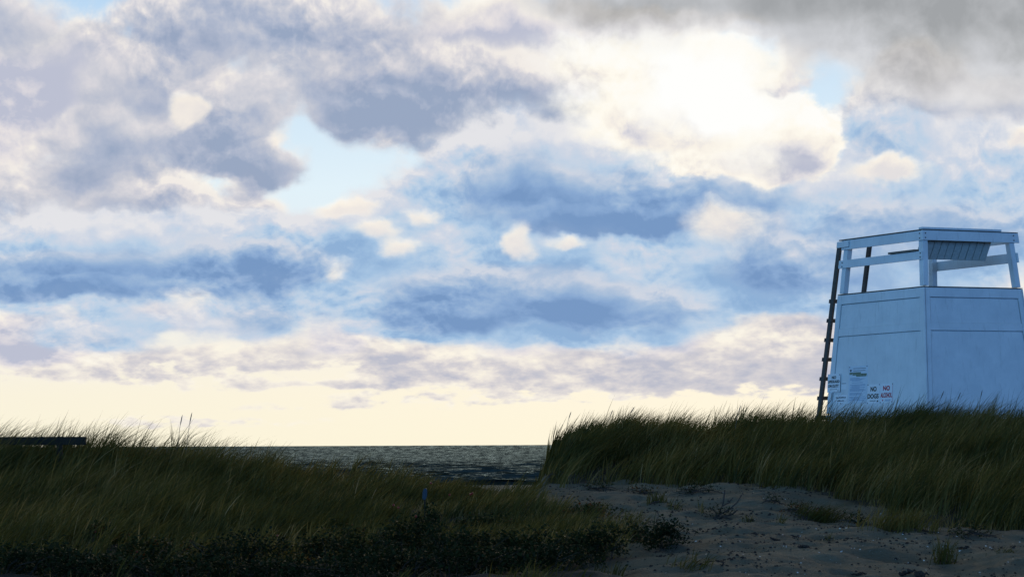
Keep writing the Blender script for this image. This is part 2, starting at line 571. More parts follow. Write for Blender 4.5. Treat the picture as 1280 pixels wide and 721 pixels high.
def mat_water():
    m, T, b, o = material('sea_water')
    T.n.remove(b)
    p = T.new('ShaderNodeTexCoord').outputs['Object']
    n1 = T.noise(T.v('MULTIPLY', p, (.22, .9, 1)), 1.0, 3, .55)
    n2 = T.noise(T.v('MULTIPLY', p, (.03, .16, 1)), 1.0, 4, .6)
    # wind patches: constant angular grain far out, so chop stays visible to the horizon
    sx = T.new('ShaderNodeSeparateXYZ')
    T.put(sx.inputs[0], p)
    lg = T.m('LOGARITHM', sx.outputs[1], math.e)
    inv = T.m('DIVIDE', 1.0, sx.outputs[1])
    pat = T.noise(T.comb(T.m('MULTIPLY', T.m('MULTIPLY', sx.outputs[0], inv), 300), T.m('MULTIPLY', inv, 8200), 0), 1.0, 4, .65, dims='2D')
    bm = T.new('ShaderNodeBump')
    bm.inputs['Strength'].default_value = 1.0
    bm.inputs['Distance'].default_value = .6
    T.put(bm.inputs['Height'], T.m('MULTIPLY_ADD', n2, 6, n1))
    fr = T.new('ShaderNodeFresnel')
    fr.inputs['IOR'].default_value = 1.33
    T.put(fr.inputs['Normal'], bm.outputs[0])
    df = T.new('ShaderNodeBsdfDiffuse')
    df.inputs[0].default_value = (.050, .062, .056, 1)
    T.put(df.inputs['Normal'], bm.outputs[0])
    gl = T.new('ShaderNodeBsdfGlossy')
    gl.inputs[0].default_value = (.52, .74, .92, 1)
    gl.inputs['Roughness'].default_value = .22
    T.put(gl.inputs['Normal'], bm.outputs[0])
    mx = T.new('ShaderNodeMixShader')
    T.put(mx.inputs[0], T.m('MULTIPLY', T.m('MINIMUM', fr.outputs[0], .42), T.mr(pat, .30, .74, .06, .29)))
    T.put(mx.inputs[1], df.outputs[0])
    T.put(mx.inputs[2], gl.outputs[0])
    T.put(o.inputs[0], mx.outputs[0])
    return m


M = {}
M['paint'] = mat_paint()
M['old_wood'] = mat_wood('bare_dark_wood', (.055, .045, .038), (.12, .10, .085))
M['rail_wood'] = mat_wood('dark_rail_wood', (.012, .007, .002), (.024, .014, .005))
M['grey_wood'] = mat_wood('weathered_grey_wood', (.10, .085, .07), (.20, .17, .14))
M['sand'] = mat_sand()
M['water'] = mat_water()
M['grass'] = mat_blades('beach_grass_blades', [(0, (.046, .050, .009)), (.35, (.105, .092, .016)), (.6, (.190, .138, .030)), (.85, (.32, .22, .07)), (1, (.40, .30, .14))])
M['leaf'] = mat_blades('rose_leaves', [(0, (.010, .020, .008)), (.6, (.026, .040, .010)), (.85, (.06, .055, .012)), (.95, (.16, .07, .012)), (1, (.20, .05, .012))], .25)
M['twig'] = mat_wood('dark_twigs', (.035, .024, .018), (.08, .055, .04))
M['hip'] = mat_plain('red_rose_hip', (.28, .018, .012), .35)
M['weed'] = mat_plain('dried_seaweed', (.028, .018, .014), .8, .5)
M['shell'] = mat_plain('white_shell', (.78, .77, .74), .4, .1)
M['blue'] = mat_plain('blue_plastic', (.003, .014, .030), .4, .1)
M['sign'] = mat_plain('white_sign_sheet', (.80, .81, .82), .45, .05)
M['notice'] = mat_plain('pale_notice_sheet', (.62, .70, .76), .45, .06)
M['green_ink'] = mat_plain('dark_green_ink', (.006, .026, .018), .5, .1)
M['red_ink'] = mat_plain('dark_red_ink', (.46, .010, .030), .5, .1)
M['blue_ink'] = mat_plain('pale_blue_ink', (.24, .36, .50), .5, .1)
M['dark_ink'] = mat_plain('dark_ink', (.05, .07, .09), .5, .1)
M['olive_ink'] = mat_plain('olive_ink', (.10, .17, .10), .5, .5)
M['shade_grey'] = mat_wood('shaded_grey_paint', (.38, .40, .36), (.56, .57, .52))  # seat back boards greyed: shade under the shelf put into the colour
M['metal'] = mat_plain('rusty_bolt', (.06, .04, .03), .6, .3)

# ------------------------------------------------------------------ terrain
cols = np.array([-260, 0, 150, 270, 400, 500, 560, 615, 655, 690, 760, 860, 960, 1040, 1120, 1200, 1280, 1540], float)
# foot of the slope (depth, photo row of the ground), crest (depth, row)
foot = [(40, 655), (40, 655), (40, 655), (40, 656), (40, 658), (40, 658), (40, 654), (41, 646), (43, 630),
        (46, 607), (47, 603), (47, 603), (45, 613), (43, 630), (40.5, 648), (39, 657), (38, 662), (36, 672)]
crest = [(47, 588), (47, 590), (47, 592), (47, 598), (47, 604), (47, 611), (47, 620), (46, 627), (47.5, 615),
         (51, 574), (53, 562), (54, 560), (54, 560), (54, 562), (54, 556), (54, 552), (54, 552), (54, 555)]
Yk = np.concatenate([np.arange(24, 66, 0.5), np.arange(66, 90, 1.0)])
table = np.zeros((len(cols), len(Yk)))
for i, cpx in enumerate(cols):
    (Yf, pf), (Yc, pc) = foot[i], crest[i]
    zf, zc = (556 - pf) / FOC * Yf, (556 - pc) / FOC * Yc
    if cpx >= 950:
        back = [(60, zc + .12), (70, zc + .10), (84, -3.2)]
    elif cpx >= 690:
        t = (cpx - 690) / 260
        back = [(Yc + 4, zc - .15), (66, zc - 1.6 + t * 1.4), (84, -3.2)]
    else:
        back = [(Yc + 3, zc - .25), (62, -2.4), (84, -3.2)]
    kn = [(24, -1.56), (30, -1.545), (Yf, zf), (Yc - .8, zc - .08), (Yc, zc)] + back
    table[i] = np.interp(Yk, [k[0] for k in kn], [k[1] for k in kn])
ker = np.array([1, 2, 3, 2, 1]) / 9.0
for i in range(len(cols)):
    table[i] = np.convolve(np.pad(table[i], 2, 'edge'), ker, 'valid')


def ground_z(x, y):
    x, y = np.asarray(x, float), np.asarray(y, float)
    px = 640 + x / np.maximum(y, 5) * FOC
    px = np.clip(px, cols[0], cols[-1])
    ci = np.clip(np.searchsorted(cols, px) - 1, 0, len(cols) - 2)
    t = (px - cols[ci]) / (cols[ci + 1] - cols[ci])
    t = t * t * (3 - 2 * t)
    yi = np.clip(np.searchsorted(Yk, y) - 1, 0, len(Yk) - 2)
    s = np.clip((y - Yk[yi]) / (Yk[yi + 1] - Yk[yi]), 0, 1)
    za = table[ci, yi] * (1 - s) + table[ci, yi + 1] * s
    zb = table[ci + 1, yi] * (1 - s) + table[ci + 1, yi + 1] * s
    z = za * (1 - t) + zb * t
    near = np.clip((90 - y) / 20, 0, 1) * np.clip((y - 10) / 10, 0, 1)
    z = z + near * (.20 * vnoise(x / 2.6, y / 2.6, 1) + .13 * vnoise(x / .8, y / .8, 2) + .08 * vnoise(x / .30, y / .30, 3) + .035 * vnoise(x / .14, y / .14, 4))
    far = np.clip((y - 84) / 206, 0, None)
    z = np.where(y > 84, -3.2 - far * 1.05, z)
    return np.maximum(z, -9.0)


def graded(a, b, step, lo, hi, ratio=1.22):
    c = list(np.arange(a, b + 1e-6, step))
    s, p = step, b
    while p < hi:
        s *= ratio
        p += s
        c.append(p)
    s, p, pre = step, a, []
    while p > lo:
        s *= ratio
        p -= s
        pre.append(p)
    return np.array(pre[::-1] + c)


gx = graded(-13, 16, .09, -9000, 9000)
gy = graded(27, 62, .09, -3000, 30000)
GX, GY = np.meshgrid(gx, gy)
GZ = ground_z(GX, GY)
ny, nx = GX.shape
idx = np.arange(nx * ny).reshape(ny, nx)
q = np.stack([idx[:-1, :-1], idx[:-1, 1:], idx[1:, 1:], idx[1:, :-1]], -1).reshape(-1, 4)
eY = [26, 30, 32, 34, 36, 38, 40, 42, 44, 46, 48, 52]
eX = [770, 775, 782, 800, 812, 770, 730, 695, 660, 640, 628, 620]
fX = [640, 655, 690, 760, 860, 960, 1000, 1060, 1120, 1180, 1240, 1300, 1500]
fY = [49, 48, 46.6, 47.6, 47.2, 45.2, 44.5, 43.0, 40.4, 38.6, 36.8, 35.8, 35.2]
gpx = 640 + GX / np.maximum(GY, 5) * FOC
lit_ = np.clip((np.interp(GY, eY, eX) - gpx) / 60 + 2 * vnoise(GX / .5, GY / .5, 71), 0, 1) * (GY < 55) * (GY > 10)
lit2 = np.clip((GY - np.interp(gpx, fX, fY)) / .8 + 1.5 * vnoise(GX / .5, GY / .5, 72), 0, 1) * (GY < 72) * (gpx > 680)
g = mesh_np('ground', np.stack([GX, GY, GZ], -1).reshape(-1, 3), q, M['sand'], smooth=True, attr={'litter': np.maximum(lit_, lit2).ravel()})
tag(g, kind='structure', label='shaded sand of the dunes and beach', cat='sand')

# ------------------------------------------------------------------ sea
SEA = -4.2
ys = [262.0]
while ys[-1] < 22000:
    ys.append(ys[-1] + max(.42, (ys[-1] - 200) * .0042))
ys = np.array(ys)
c_in = np.arange(-.20, .06, .0013)
right_ = .06 * 1.12 ** np.arange(1, 30)
left_ = -.20 * 1.09 ** np.arange(1, 30)
cs = np.concatenate([left_[::-1], c_in, right_])
WX, WY = ys[:, None] * cs[None, :], np.repeat(ys[:, None], len(cs), 1)
WZ = np.zeros_like(WX)
dy = np.gradient(ys)[:, None]
for k in range(44):
    lam = 1.0 * 1.05 ** k * (1 + .2 * rng.random())
    th = R(90 + rng.normal(0, 17))
    amp = .022 * lam ** .8 * rng.uniform(.5, 1.2) * np.clip(lam / (4.0 * dy) - .3, 0, 1)
    ph = rng.random() * 6.28
    w_ = 2 * math.pi / lam
    s_ = np.sin(w_ * (WX * math.cos(th) + WY * math.sin(th)) + ph + 1.5 * vnoise(WX / (lam * 6), WY / (lam * 6), 40 + k))
    WZ += amp * (s_ + .35 * np.abs(s_) - .2)
WZ += .35 * vnoise(WX / (WY * .0035), WY / 120, 77) * np.clip((WY - 600) / 2000, 0, 1) * np.clip(WY / 3000, .3, 4)
idx = np.arange(WX.size).reshape(WX.shape)
q = np.stack([idx[:-1, :-1], idx[:-1, 1:], idx[1:, 1:], idx[1:, :-1]], -1).reshape(-1, 4)
sea = mesh_np('sea', np.stack([WX, WY, WZ + SEA], -1).reshape(-1, 3), q, M['water'], smooth=True)
tag(sea, kind='structure', label='choppy dark sea reaching the horizon', cat='sea')


# ------------------------------------------------------------------ lifeguard tower
TY = 62.5
C0 = at(1155, 357, TY)                                   # near corner of the cabin at the ledge
axis = Vector((C0.x, C0.y, 0)).normalized()              # horizontal line of sight to the tower
side = Vector((axis.y, -axis.x, 0))
tl = 0.010                                               # the tower has settled a little to one side
upv = (Vector((0, 0, 1)) - side * tl).normalized()
sidev = (side + Vector((0, 0, 1)) * tl).normalized()
eU = (sidev * .79 + axis * .61).normalized()
eV = (-sidev * .61 + axis * .79).normalized()
Wd, Dp, t1, t2 = 3.03, 3.52, .074, .100


def U0(h): return t1 * h
def U1(h): return Wd - t1 * h
def V0(h): return t2 * h
def V1(h): return Dp - t2 * h
def TP(u, v, h): return C0 + eU * u + eV * v + upv * h


tower = empty('lifeguard_tower', (0, 0, 0))
base_pt = TP(Wd / 2, Dp / 2, -3.7)
tower.location = base_pt
tag(tower, 'white wooden lifeguard tower with open railing and dark ladder behind the right dune', 'lifeguard tower')


def bt(mb, name, mats, parent=None, bevel=.006):
    """build a tower part whose points were given in world space"""
    par = parent or tower
    off = base_pt
    mb.v = [p - off for p in mb.v]
    return mb.build(name, mats, par, bevel)


def panel_h(mb, face, a0, a1, ha, hb, out, th, mi=0):
    """board on a battered face; a0/a1 are functions or numbers along the face, out = offset of the outer side"""
    fa = a0 if callable(a0) else (lambda h: a0)
    fb = a1 if callable(a1) else (lambda h: a1)
    pts = []
    for h in (ha, hb):
        for (a, o) in ((fa, out), (fb, out), (fb, out - th), (fa, out - th)):
            al = a(h)
            if face == 'L': pts.append(TP(U0(h) - o, al, h))
            elif face == 'R': pts.append(TP(al, V0(h) - o, h))
            elif face == 'B': pts.append(TP(al, V1(h) + o, h))
            else: pts.append(TP(U1(h) + o, al, h))
    mb.hexa(pts, mi)


H0, HB = -3.38, -.035
for face, lo_, hi_ in (('L', V0, V1), ('R', U0, U1), ('B', U0, U1), ('F', V0, V1)):
    hidden = face in 'BF'
    w_ = MB()
    e = .05
    panel_h(w_, face, (lambda h, f=lo_: f(h) + e), (lambda h, f=hi_: f(h) - e), H0, HB, -.045, .02)
    wall = bt(w_, 'wall', M['paint'], bevel=0)
    tr = MB()
    o_ = .026
    sw = .155
    # stiles, top rail, middle rail, bottom rail
    panel_h(tr, face, (lambda h, f=lo_: f(h) - (.026 if face in 'LF' else -.001)), (lambda h, f=lo_: f(h) + sw), -3.06, HB - .002, o_, .06)
    panel_h(tr, face, (lambda h, f=hi_: f(h) - sw), (lambda h, f=hi_: f(h) + (.026 if face in 'LF' else -.001)), -3.06, HB - .002, o_, .06)
    ia = (lambda h, f=lo_: f(h) + sw + .002)
    ib = (lambda h, f=hi_: f(h) - sw - .002)
    panel_h(tr, face, ia, ib, -.270, HB - .004, o_ - .002, .06)
    panel_h(tr, face, ia, ib, -1.09, -.90, o_ - .008, .05)
    panel_h(tr, face, ia, ib, -3.06, -2.93, o_ - .008, .05)
    bt(tr, 'trim', M['paint'], wall, bevel=.004)
    gp = .020
    for (ha, hb) in ((-.898, -.296), (-2.928, -1.116)):
        pn = MB()
        panel_h(pn, face, (lambda h, f=lo_: f(h) + sw + gp), (lambda h, f=hi_: f(h) - sw - gp), ha, hb, .004, .03)
        bt(pn, 'panel', M['paint'], wall, bevel=.003)
    sk = MB()
    panel_h(sk, face, (lambda h, f=lo_: f(h) - .02), (lambda h, f=hi_: f(h) + .02), H0, -3.09, o_ + (.004 if face in 'LF' else 0), .05)
    bt(sk, 'skirt_board', M['paint'], wall, bevel=.004)

# legs down into the sand
for (fu, su) in ((U0, 1), (U1, -1)):
    for (fv, sv) in ((V0, 1), (V1, -1)):
        m_ = MB()
        pts = []
        for h in (-4.4, H0 - .004):
            u, v = fu(h), fv(h)
            for du, dv in ((.03, .03), (.17, .03), (.17, .17), (.03, .17)):
                pts.append(TP(u + su * du, v + sv * dv, h))
        m_.hexa(pts)
        bt(m_, 'leg', M['old_wood'], bevel=.004)

# deck, its worn edge shows as a dark line over the walls
dk = MB()
nb = 16
for i in range(nb):
    a, b_ = i / nb, (i + 1) / nb
    ua = -.030 + (Wd + .06) * a
    ub = -.030 + (Wd + .06) * b_ - .006
    dk.hexa([TP(ua, -.03 - .006 * (i % 3), -.030), TP(ub, -.03 - .006 * (i % 3), -.030), TP(ub, Dp + .03, -.030), TP(ua, Dp + .03, -.030),
             TP(ua, -.03 - .006 * (i % 3), -.008), TP(ub, -.03 - .006 * (i % 3), -.008), TP(ub, Dp + .03, -.008), TP(ua, Dp + .03, -.008)])
bt(dk, 'deck', M['grey_wood'], bevel=.004)

# corner posts of the railing
for (fu, su) in ((U0, 1), (U1, -1)):
    for (fv, sv) in ((V0, 1), (V1, -1)):
        m_ = MB()
        pts = []
        for h in (.010, 1.34):
            u, v = fu(h), fv(h)
            for du, dv in ((.0, .0), (.15, .0), (.15, .17), (.0, .17)):
                pts.append(TP(u + su * (du + .004), v + sv * (dv + .004), h))
        m_.hexa(pts)
        bt(m_, 'post', M['paint'], bevel=.006)

th = .042
rails = [
    # face, from, to, low, high
    ('L', lambda h: V0(h) - .05, lambda h: V1(h) + .04, 1.125, 1.365),
    ('L', lambda h: V0(h) + .002, lambda h: V1(h) + .10, .655, .860),
    ('R', lambda h: U0(h) - .046, lambda h: U1(h) + .13, 1.130, 1.375),
    ('F', lambda h: V0(h) + .01, lambda h: V1(h) - .01, 1.130, 1.370),
    ('F', lambda h: V0(h) - .03, lambda h: V1(h) + .02, .640, .880),
]
for (f_, a, b_, h0, h1) in rails:
    m_ = MB()
    panel_h(m_, f_, a, b_, h0, h1, th, th)
    bt(m_, 'railing_board', M['paint'], bevel=.006)

# worn caps on the top rails
m_ = MB()
panel_h(m_, 'L', lambda h: V0(h) + .06, lambda h: V1(h) + .16, 1.372, 1.398, .062, .15, 0)
c1 = bt(m_, 'rail_cap', M['grey_wood'], bevel=.005)
m_ = MB()
panel_h(m_, 'R', lambda h: U0(h) - .05, lambda h: U1(h) + .12, 1.379, 1.396, .055, .12, 0)
bt(m_, 'rail_cap', M['grey_wood'], bevel=.004)
# wide shelf board over the seat
m_ = MB()
panel_h(m_, 'R', lambda h: U0(h) - .046, lambda h: 2.52, 1.400, 1.452, .066, .16, 0)
bt(m_, 'shelf_board', M['paint'], bevel=.006)
# cleat at the far end of the left rail
m_ = MB()
panel_h(m_, 'L', lambda h: V1(h) - .30, lambda h: V1(h) + .20, 1.190, 1.345, .088, .042)
bt(m_, 'cleat', M['paint'], bevel=.005)
# small arm board on the left middle rail
m_ = MB()
panel_h(m_, 'L', lambda h: V0(h) + .22, lambda h: V0(h) + 1.30, .866, .915, .095, .26)
bt(m_, 'arm_board', M['grey_wood'], bevel=.006)

# planked seat back hanging inside the front rail
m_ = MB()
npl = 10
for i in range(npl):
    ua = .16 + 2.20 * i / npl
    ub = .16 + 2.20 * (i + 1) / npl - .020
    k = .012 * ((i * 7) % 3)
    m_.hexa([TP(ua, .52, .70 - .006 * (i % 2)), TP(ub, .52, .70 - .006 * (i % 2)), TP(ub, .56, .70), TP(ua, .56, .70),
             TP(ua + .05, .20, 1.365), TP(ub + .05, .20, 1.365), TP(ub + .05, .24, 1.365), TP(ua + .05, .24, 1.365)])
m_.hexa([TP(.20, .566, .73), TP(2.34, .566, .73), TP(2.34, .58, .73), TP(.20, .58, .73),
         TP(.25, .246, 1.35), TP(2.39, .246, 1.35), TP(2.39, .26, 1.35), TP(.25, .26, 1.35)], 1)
bt(m_, 'seat_back', [M['shade_grey'], M['old_wood']], bevel=.003)

# ladder on the seaward side: two stringers and cleated rungs
lad = empty('ladder', (0, 0, 0))
lad.parent = tower


def LV(h): return V1(h) + .13 + (1.35 - h) * .044


LA, LB = -.02, .92
for (du, top) in ((LA, 1.34), (LB, 1.47)):
    m_ = MB()
    pts = []
    for h in (-4.1, top):
        u = U0(h) + du
        for a, b_ in ((0, 0), (.07, 0), (.07, .14), (0, .14)):
            pts.append(TP(u + a, LV(h) + b_, h))
    m_.hexa(pts)
    bt(m_, 'stringer', M['old_wood'], lad, bevel=.004)
for k in range(8):
    h = -.16 - .497 * k
    m_ = MB()
    pts = []
    for hh in (h - .05, h + .05):
        for a, b_ in ((LA - .015, .143), (LB + .07, .143), (LB + .07, .185), (LA - .015, .185)):
            pts.append(TP(U0(hh) + a, LV(hh) + b_, hh))
    m_.hexa(pts)
    bt(m_, 'rung', M['old_wood'], lad, bevel=.004)

# bolt heads where the boards meet the posts
for face, vv, hh_ in (('L', .06, 1.30), ('L', .06, 1.18), ('L', .05, .81), ('L', .06, .71), ('L', 3.30, .80), ('L', 3.31, .70), ('L', 3.20, 1.29),
                      ('R', 2.80, 1.31), ('R', 2.81, 1.19), ('R', .05, 1.30), ('R', .05, 1.19)):
    m_ = MB()
    if face == 'L':
        p0 = TP(U0(hh_) - th - .002, V0(hh_) + vv, hh_)
        nv = -eU
    else:
        p0 = TP(U0(hh_) + vv, V0(hh_) - th - .002, hh_)
        nv = -eV
    m_.tube([p0, p0 + nv * .012], .016, 8)
    bt(m_, 'bolt', M['metal'], bevel=0)

# slack wire stapled down the left wall
def face_vh(px, py):
    """where the sight line meets the left wall, in wall coordinates"""
    d = ray(px, py)
    p0 = TP(U0(0), 0, 0)
    a1 = eV
    a2 = (TP(U0(-1), 0, -1) - p0)
    n = a1.cross(a2)
    P = d * (p0.dot(n) / d.dot(n))
    w = P - p0
    n2 = a2 - a1 * a2.dot(a1)
    h = -(w.dot(n2) / n2.dot(n2))
    v = w.dot(a1) + h * a2.dot(a1)
    return v, h


m_ = MB()
pts = []
for (px, py) in ((1041.2, 491), (1041, 496), (1040.2, 500), (1037, 504), (1034, 507.5), (1032.6, 511)):
    v, h = face_vh(px, py)
    pts.append(TP(U0(h) - .036, v, h))
m_.tube(pts, .007, 5)
bt(m_, 'wire', M['dark_ink'], bevel=0)

# ------------------------------------------------------------------ signs on the left wall
outL = -(eU - upv * 0).copy()
face_up = (TP(U0(1), 0, 1) - TP(U0(0), 0, 0)).normalized()
face_rt = -eV
nrm = face_rt.cross(face_up).normalized()
BF = bpy.data.fonts.load('<builtin>')


def sign_frame(x0, y0, x1, y1, out):
    va, ha = face_vh(x0, (y0 + y1) / 2)
    vb, hb = face_vh(x1, (y0 + y1) / 2)
    _, ht = face_vh((x0 + x1) / 2, y0)
    _, hbm = face_vh((x0 + x1) / 2, y1)
    vc, hc = face_vh((x0 + x1) / 2, (y0 + y1) / 2)
    c = TP(U0(hc), vc, hc) + nrm * out
    return c, abs(va - vb), abs(ht - hbm)


def sign_root(name, c, label, cat='sign'):
    o = empty(name, (0, 0, 0))
    o.matrix_world = Matrix(((face_rt.x, face_up.x, nrm.x, c.x), (face_rt.y, face_up.y, nrm.y, c.y), (face_rt.z, face_up.z, nrm.z, c.z), (0, 0, 0, 1)))
    tag(o, label, cat, 'signs nailed to the left wall of the tower')
    return o


def sheet(root, w, h, mat, th=.006):
    m = MB()
    m.hexa([(-w / 2, -h / 2, 0), (w / 2, -h / 2, 0), (w / 2, h / 2, 0), (-w / 2, h / 2, 0),
            (-w / 2, -h / 2, th), (w / 2, -h / 2, th), (w / 2, h / 2, th), (-w / 2, h / 2, th)])
    return m.build('sheet', mat, root, .002)


def text(root, body, cx, cy, w, h, mat, z=.008, bold=.05):
    cu = bpy.data.curves.new('lettering', 'FONT')
    cu.body = body
    cu.font = BF
    cu.size = 1
    cu.align_x = 'LEFT'
    cu.offset = bold
    tmp = bpy.data.objects.new('lettering', cu)
    COL.objects.link(tmp)
    bpy.context.view_layer.update()
    dg = bpy.context.evaluated_depsgraph_get()
    me = bpy.data.meshes.new_from_object(tmp.evaluated_get(dg))
    COL.objects.unlink(tmp)
    bpy.data.objects.remove(tmp)
    co = np.zeros(len(me.vertices) * 3, dtype=np.float32)
    me.vertices.foreach_get('co', co)
    co = co.reshape(-1, 3)
    lo, hi = co.min(0), co.max(0)
    co[:, 0] = (co[:, 0] - (lo[0] + hi[0]) / 2) / (hi[0] - lo[0]) * w + cx
    co[:, 1] = (co[:, 1] - (lo[1] + hi[1]) / 2) / (hi[1] - lo[1]) * h + cy
    co[:, 2] = z
    me.vertices.foreach_set('co', co.ravel())
    me.materials.clear()
    me.materials.append(mat)
    me.name = 'lettering'
    o = bpy.data.objects.new('lettering', me)
    COL.objects.link(o)
    o.parent = root
    return o


def bars(root, name, rects, mat, z=.0085):
    m = MB()
    for (x0, y0, x1, y1) in rects:
        m.hexa([(x0, y0, z - .001), (x1, y0, z - .001), (x1, y1, z - .001), (x0, y1, z - .001), (x0, y0, z), (x1, y0, z), (x1, y1, z), (x0, y1, z)])
    return m.build(name, mat, root)


def bolts(root, pts):
    for (x, y) in pts:
        m = MB()
        m.tube([(x, y, .004), (x, y, .012)], .014, 8)
        m.build('bolt', M['metal'], root)


# no lifeguard on duty (over the trim, so it stands proud of the stile)
c, w, h = sign_frame(1035.8, 467.4, 1051.4, 490.2, .028)
r_ = sign_root('lifeguard_sign', c, 'white sign reading NO LIFEGUARD ON DUTY in dark green at the wall edge')
sheet(r_, w, h, M['sign'])
text(r_, 'NO', 0, h * .31, w * .34, h * .17, M['green_ink'])
text(r_, 'LIFEGUARD', 0, h * .085, w * .92, h * .16, M['green_ink'])
text(r_, 'ON DUTY', -.01, -h * .16, w * .86, h * .17, M['green_ink'])
bars(r_, 'small_print', [(-w * .30, -h * .355, w * .28, -h * .335)], M['green_ink'])
bolts(r_, [(w * .44, h * .45), (w * .36, -h * .42)])
# small faded sheet
c, w, h = sign_frame(1043.6, 493.5, 1059, 504.5, .002)
r_ = sign_root('small_notice', c, 'small faded notice with two short printed lines under the lifeguard sign', 'notice')
sheet(r_, w, h, M['sign'])
x, rr = -w * .40, []
rb = np.random.default_rng(5)
while x < w * .36:
    l = w * rb.uniform(.05, .10)
    rr.append((x, h * .14, x + l * .8, h * .14 + h * rb.uniform(.10, .16)))
    x += l
x = -w * .28
while x < w * .26:
    l = w * rb.uniform(.05, .10)
    rr.append((x, -h * .22, x + l * .8, -h * .22 + h * rb.uniform(.10, .16)))
    x += l
bars(r_, 'small_print', rr, M['dark_ink'])
bolts(r_, [(0, -h * .46)])
# thin lines of an older sign: a narrow strip
c, w, h = sign_frame(1051.8, 477.5, 1058.5, 486.5, .002)
r_ = sign_root('blank_tag', c, 'narrow blank white tag right beside the lifeguard sign', 'tag')
sheet(r_, w, h, M['sign'])
bars(r_, 'small_print', [(-w * .45, h * .28, w * .4, h * .36)], M['dark_ink'])
# tall rules notice
c, w, h = sign_frame(1060.8, 457, 1084.2, 504.2, .002)
r_ = sign_root('notice_board', c, 'tall pale blue rules notice with green picture band and rows of print', 'notice')
sheet(r_, w, h, M['notice'])
m = MB()
m.tube([(-w * .40, h * .385, .0064), (-w * .40, h * .385, .009)], h * .026, 10)
m.hexa([(-w * .43, h * .352, .0064), (-w * .37, h * .352, .0064), (-w * .34, h * .40, .0064), (-w * .46, h * .40, .0064),
        (-w * .43, h * .352, .0085), (-w * .37, h * .352, .0085), (-w * .34, h * .40, .0085), (-w * .46, h * .40, .0085)])
m.build('emblem', M['dark_ink'], r_)
bars(r_, 'heading', [(-w * .27, h * .425, w * .40, h * .437), (-w * .27, h * .365, w * .38, h * .378)], M['dark_ink'])
bars(r_, 'picture_band', [(-w * .46, h * .295, w * .15, h * .33), (-w * .30, h * .25, w * .46, h * .292), (-w * .10, h * .215, w * .44, h * .248), (-w * .46, h * .27, -w * .32, h * .292)], M['olive_ink'])
rr = []
y = h * .17
while y > -h * .44:
    blk = rb.random()
    n = rb.integers(1, 4)
    x = -w * .42 + (w * .10 if blk < .3 else 0)
    rr.append((x, y, x + w * rb.uniform(.45, .85), y + h * .012))
    y -= h * (.024 if rb.random() < .8 else .052)
bars(r_, 'small_print', rr, M['blue_ink'])
bolts(r_, [(-w * .46, h * .47), (w * .46, h * .48)])
# no dogs
c, w, h = sign_frame(1084.6, 480.0, 1099.7, 504.2, .003)
r_ = sign_root('dogs_sign', c, 'white sign reading NO DOGS in dark green block letters')
sheet(r_, w, h, M['sign'])
text(r_, 'NO', 0, h * .25, w * .50, h * .25, M['green_ink'], bold=.045)
text(r_, 'DOGS', -w * .02, -h * .12, w * .92, h * .25, M['green_ink'], bold=.045)
bars(r_, 'small_print', [(-w * .28, -h * .375, w * .22, -h * .350), (w * .30, -h * .42, w * .42, -h * .345)], M['green_ink'])
bolts(r_, [(-w * .47, h * .47), (w * .47, h * .47), (-w * .47, -h * .47)])
# no alcohol
c, w, h = sign_frame(1100.4, 479.0, 1116.2, 503.4, .003)
r_ = sign_root('alcohol_sign', c, 'white sign reading NO ALCOHOL in dark red letters')
sheet(r_, w, h, M['sign'])
text(r_, 'NO', 0, h * .26, w * .54, h * .25, M['red_ink'], bold=.045)
text(r_, 'ALCOHOL', 0, -h * .10, w * .90, h * .25, M['red_ink'], bold=.045)
bars(r_, 'small_print', [(-w * .08, -h * .36, w * .36, -h * .325), (-w * .08, -h * .41, w * .28, -h * .385)], M['blue_ink'])
m = MB()
m.tube([(-w * .27, -h * .36, .0064), (-w * .27, -h * .36, .009)], h * .045, 10)
m.build('emblem', M['red_ink'], r_)
bars(r_, 'border', [(w * .475, -h * .46, w * .492, h * .46)], M['red_ink'])
bolts(r_, [(w * .47, h * .47), (w * .45, -h * .45), (-w * .45, -h * .47)])

# ------------------------------------------------------------------ rail fence at the left
FY = 45.6
fence = empty('rail_fence', at(60, 600, FY))
tag(fence, 'dark single board rail fence half sunk in the grass of the left dune', 'fence')
off = fence.location
pl = at(-70, 551, FY + .5)
pr = at(106.5, 550.6, FY)
tdir = (pr - pl).normalized()
nn = Vector((-tdir.y, tdir.x, 0)).normalized() * -1      # towards the camera
m = MB()
hh = .145
a, b_ = pl - off, pr - off
zz = Vector((0, 0, hh / 2))
m.hexa([a - zz, b_ - zz, b_ - zz - nn * .05, a - zz - nn * .05, a + zz, b_ + zz, b_ + zz - nn * .05, a + zz - nn * .05])
m.build('rail', M['rail_wood'], fence, .006)
for px, top in ((74, 545.4), (-60, 545.4)):
    p = at(px, 551, FY + .08 + (.3 if px < 10 else 0)) - off
    gz = float(ground_z(p.x + off.x, p.y + off.y)) - off.z - .4
    zt = at(px, top, FY).z - off.z
    m = MB()
    w_ = .05
    m.hexa([(p.x - w_, p.y, gz), (p.x + w_, p.y, gz), (p.x + w_, p.y + .09, gz), (p.x - w_, p.y + .09, gz),
            (p.x - w_, p.y, zt), (p.x + w_, p.y, zt), (p.x + w_, p.y + .09, zt), (p.x - w_, p.y + .09, zt)])
    m.build('post', M['rail_wood'], fence, .006)


# ------------------------------------------------------------------ beach grass
def to_px(x, y, z):
    d = np.stack([x, y, z], -1)
    a = d @ np.array(fw)
    return 640 + (d @ np.array(rt)) / a * FOC, 360.5 - (d @ np.array(up)) / a * FOC


